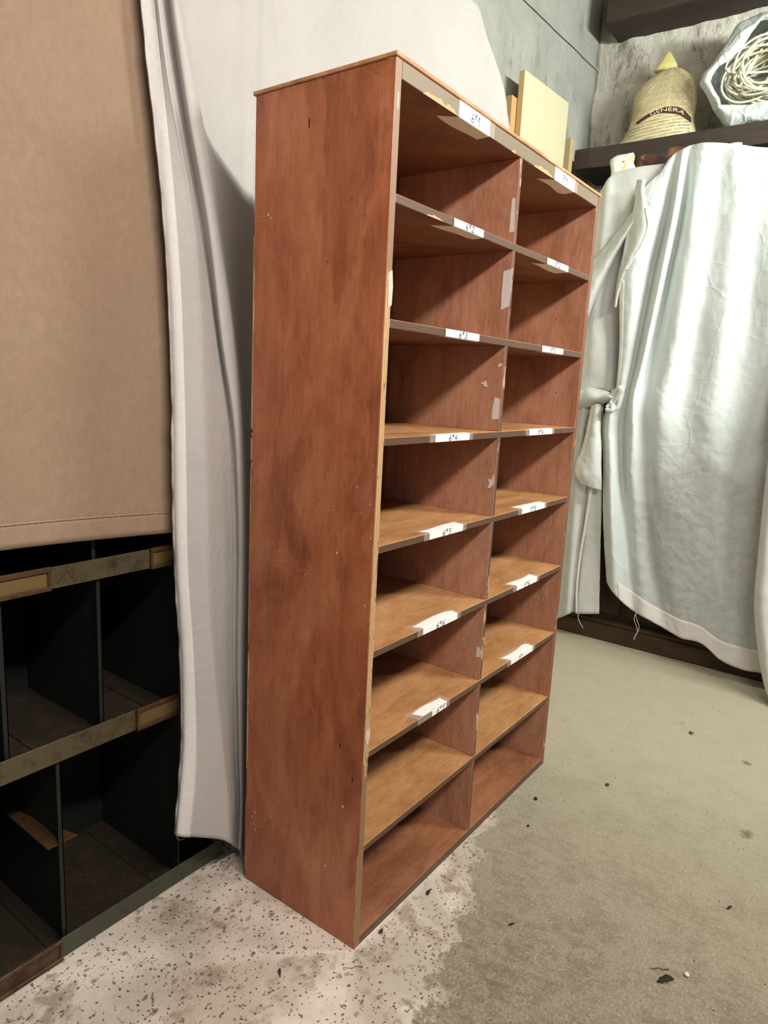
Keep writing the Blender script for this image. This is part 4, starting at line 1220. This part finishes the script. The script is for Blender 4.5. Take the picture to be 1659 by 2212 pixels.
# ================================================================== litter on the floor
def leaf_bm(bm, L, Wd, curl, seed, n=9):
    rnd = random.Random(seed); ph = rnd.uniform(0, 6); ctr = []
    for i in range(n):
        f = i / (n - 1); w = Wd * math.sin(math.pi * (f * .92 + .04)) ** .8 * rnd.uniform(.7, 1.1)
        zc = .0015 + curl * (.5 + .5 * math.sin(ph + f * 5))
        ctr.append([bm.verts.new((L * (f - .5), -w, .001 + abs(zc) * rnd.uniform(.5, 1.4))), bm.verts.new((L * (f - .5), 0, .001 + zc * .35)), bm.verts.new((L * (f - .5), w * rnd.uniform(.6, 1), .001 + abs(zc) * rnd.uniform(.6, 1.5)))])
    for a, b in zip(ctr[:-1], ctr[1:]):
        for k in range(2): bm.faces.new((a[k], b[k], b[k + 1], a[k + 1]))
def litter(name, label, cat, u, v, mat, kind, L, Wd=.004, rot=0.0, seed=0, group=None):
    p = at(u, v, 2, 0.0); bm = BM()
    if kind == 'leaf':
        leaf_bm(bm, L, Wd, L * .18, seed)
    elif kind == 'twig':
        rnd = random.Random(seed)
        tube(bm, [((k / 6 - .5) * L, rnd.uniform(-.06, .06) * L, .0022 + rnd.uniform(0, .0012)) for k in range(7)], [Wd * .35 * (1 - .07 * k) for k in range(7)], 6)
    elif kind == 'crumb':
        bmesh.ops.create_icosphere(bm, subdivisions=2, radius=L / 2)
        for q in bm.verts:
            q.co *= 1 + .45 * mn.noise(q.co * (2.2 / L) + Vector((seed, 0, 0))); q.co.z *= .55
        zmn = min(q.co.z for q in bm.verts)
        for q in bm.verts: q.co.z -= zmn - .0003
    o = link(name, bm, MATS[mat], None, kind != 'twig')
    if kind == 'leaf':
        md = o.modifiers.new('thickness', 'SOLIDIFY'); md.thickness = .0006; md.offset = 1
    o.location = (p[0], p[1], 0.0); o.rotation_euler = (0, 0, rot)
    return tag(o, label, cat, group)
MATS['leafdark'] = plain('dark_dead_leaf', (46, 38, 28), .7, .3, .25, 200)
MATS['leafbrown'] = plain('brown_straw', (112, 86, 54), .8, .2, .2, 200)
MATS['green'] = plain('green_scrap', (92, 106, 70), .7, .2, .2, 120)
MATS['whitechip'] = plain('white_chip', (220, 214, 196), .8, .2, .05)
litter('green_scrap', 'crumpled green scrap alone on the pale concrete at far right', 'scrap', 1493, 1584, 'green', 'leaf', .028, .012, .4, 1)
litter('dead_leaf', 'curled dark dead leaf at the bottom right, its stem beside a tiny white chip', 'leaf', 1438, 2120, 'leafdark', 'leaf', .040, .009, 2.4, 2)
litter('twig', 'thin dark stem pointing up and left from the curled dead leaf at bottom right', 'twig', 1424, 2095, 'leafdark', 'twig', .040, .0028, 2.1, 3)
litter('white_chip', 'tiny white chip on the floor at bottom right, beside the curled dead leaf', 'chip', 1483, 2108, 'whitechip', 'crumb', .012, 0, .5, 4)
litter('black_crumb', 'round black crumb on the floor near the far foot of the bookcase', 'crumb', 1157, 1727, 'leafdark', 'crumb', .012, 0, 0, 5)
litter('dead_leaf', 'small black curled leaf along the bookcase front, near its middle', 'leaf', 925, 1930, 'leafdark', 'leaf', .018, .005, .3, 6)
litter('dead_leaf', 'small black leaf at the near front corner foot of the bookcase', 'leaf', 823, 2013, 'leafdark', 'leaf', .014, .0045, .1, 7)
litter('straw', 'long thin straw bent across the concrete just below the near bookcase corner', 'straw', 760, 2092, 'leafbrown', 'twig', .038, .0022, 2.35, 8)
litter('twig', 'short brown twig on the pale concrete at bottom left', 'twig', 330, 2157, 'leafbrown', 'twig', .024, .0034, 1.0, 9)
litter('dead_leaf', 'pointed dark leaf on the pale concrete at the bottom left, right of the short twig', 'leaf', 604, 2102, 'leafdark', 'leaf', .016, .003, .9, 10)
litter('straw', 'fine straw lying beside the small black leaf along the bookcase front', 'straw', 948, 1916, 'leafbrown', 'twig', .055, .0016, .9, 12)
litter('dead_leaf', 'thin dark leaf flake in the middle of the open concrete', 'leaf', 1105, 1998, 'leafdark', 'leaf', .014, .003, 2.5, 13)
litter('dead_leaf', 'dark leaf flake at the right, above the curled dead leaf', 'leaf', 1575, 1963, 'leafdark', 'leaf', .018, .003, 2.6, 14)
litter('black_crumb', 'small dark crumb left of the round black crumb, nearer the bookcase foot', 'crumb', 1141, 1785, 'leafdark', 'crumb', .008, 0, 0, 15)
litter('grey_crumb', 'flat bluish grey chip on the floor beyond the round black crumb', 'crumb', 1312, 1697, 'steel_base', 'crumb', .013, 0, 0, 16)

# ================================================================== light
def area(name, loc, target, size, sy, watts, col):
    l = bpy.data.lights.new(name, 'AREA'); l.shape = 'RECTANGLE'; l.size = size; l.size_y = sy; l.energy = watts; l.color = col
    o = bpy.data.objects.new(name, l); COL.objects.link(o); o.location = loc
    d = Vector(target) - Vector(loc); o.rotation_euler = d.to_track_quat('-Z', 'Y').to_euler()
    return o
area('ceiling_tube', (-0.55, -1.46, 2.46), (-0.2, 0.1, 0.9), 1.5, .06, 58, (1.0, .93, .86))
area('ceiling_tube', (1.55, -1.75, 2.6), (2.75, .1, 2.0), 1.25, .08, 104, (.95, 1.0, .94))
area('doorway_daylight', (-2.6, -1.9, 1.7), (-.2, .3, 1.1), 1.1, 1.9, 7, (.90, .94, 1.0))
w = bpy.data.worlds.new('world'); SC.world = w; w.use_nodes = True
bg = w.node_tree.nodes['Background']; bg.inputs[0].default_value = (.74, .88, 1.0, 1); bg.inputs[1].default_value = 0.10
vs_ = SC.view_settings
vs_.view_transform = 'Standard'; vs_.look = 'None'; vs_.gamma = 1.0; vs_.use_curve_mapping = False; vs_.exposure = 0.13
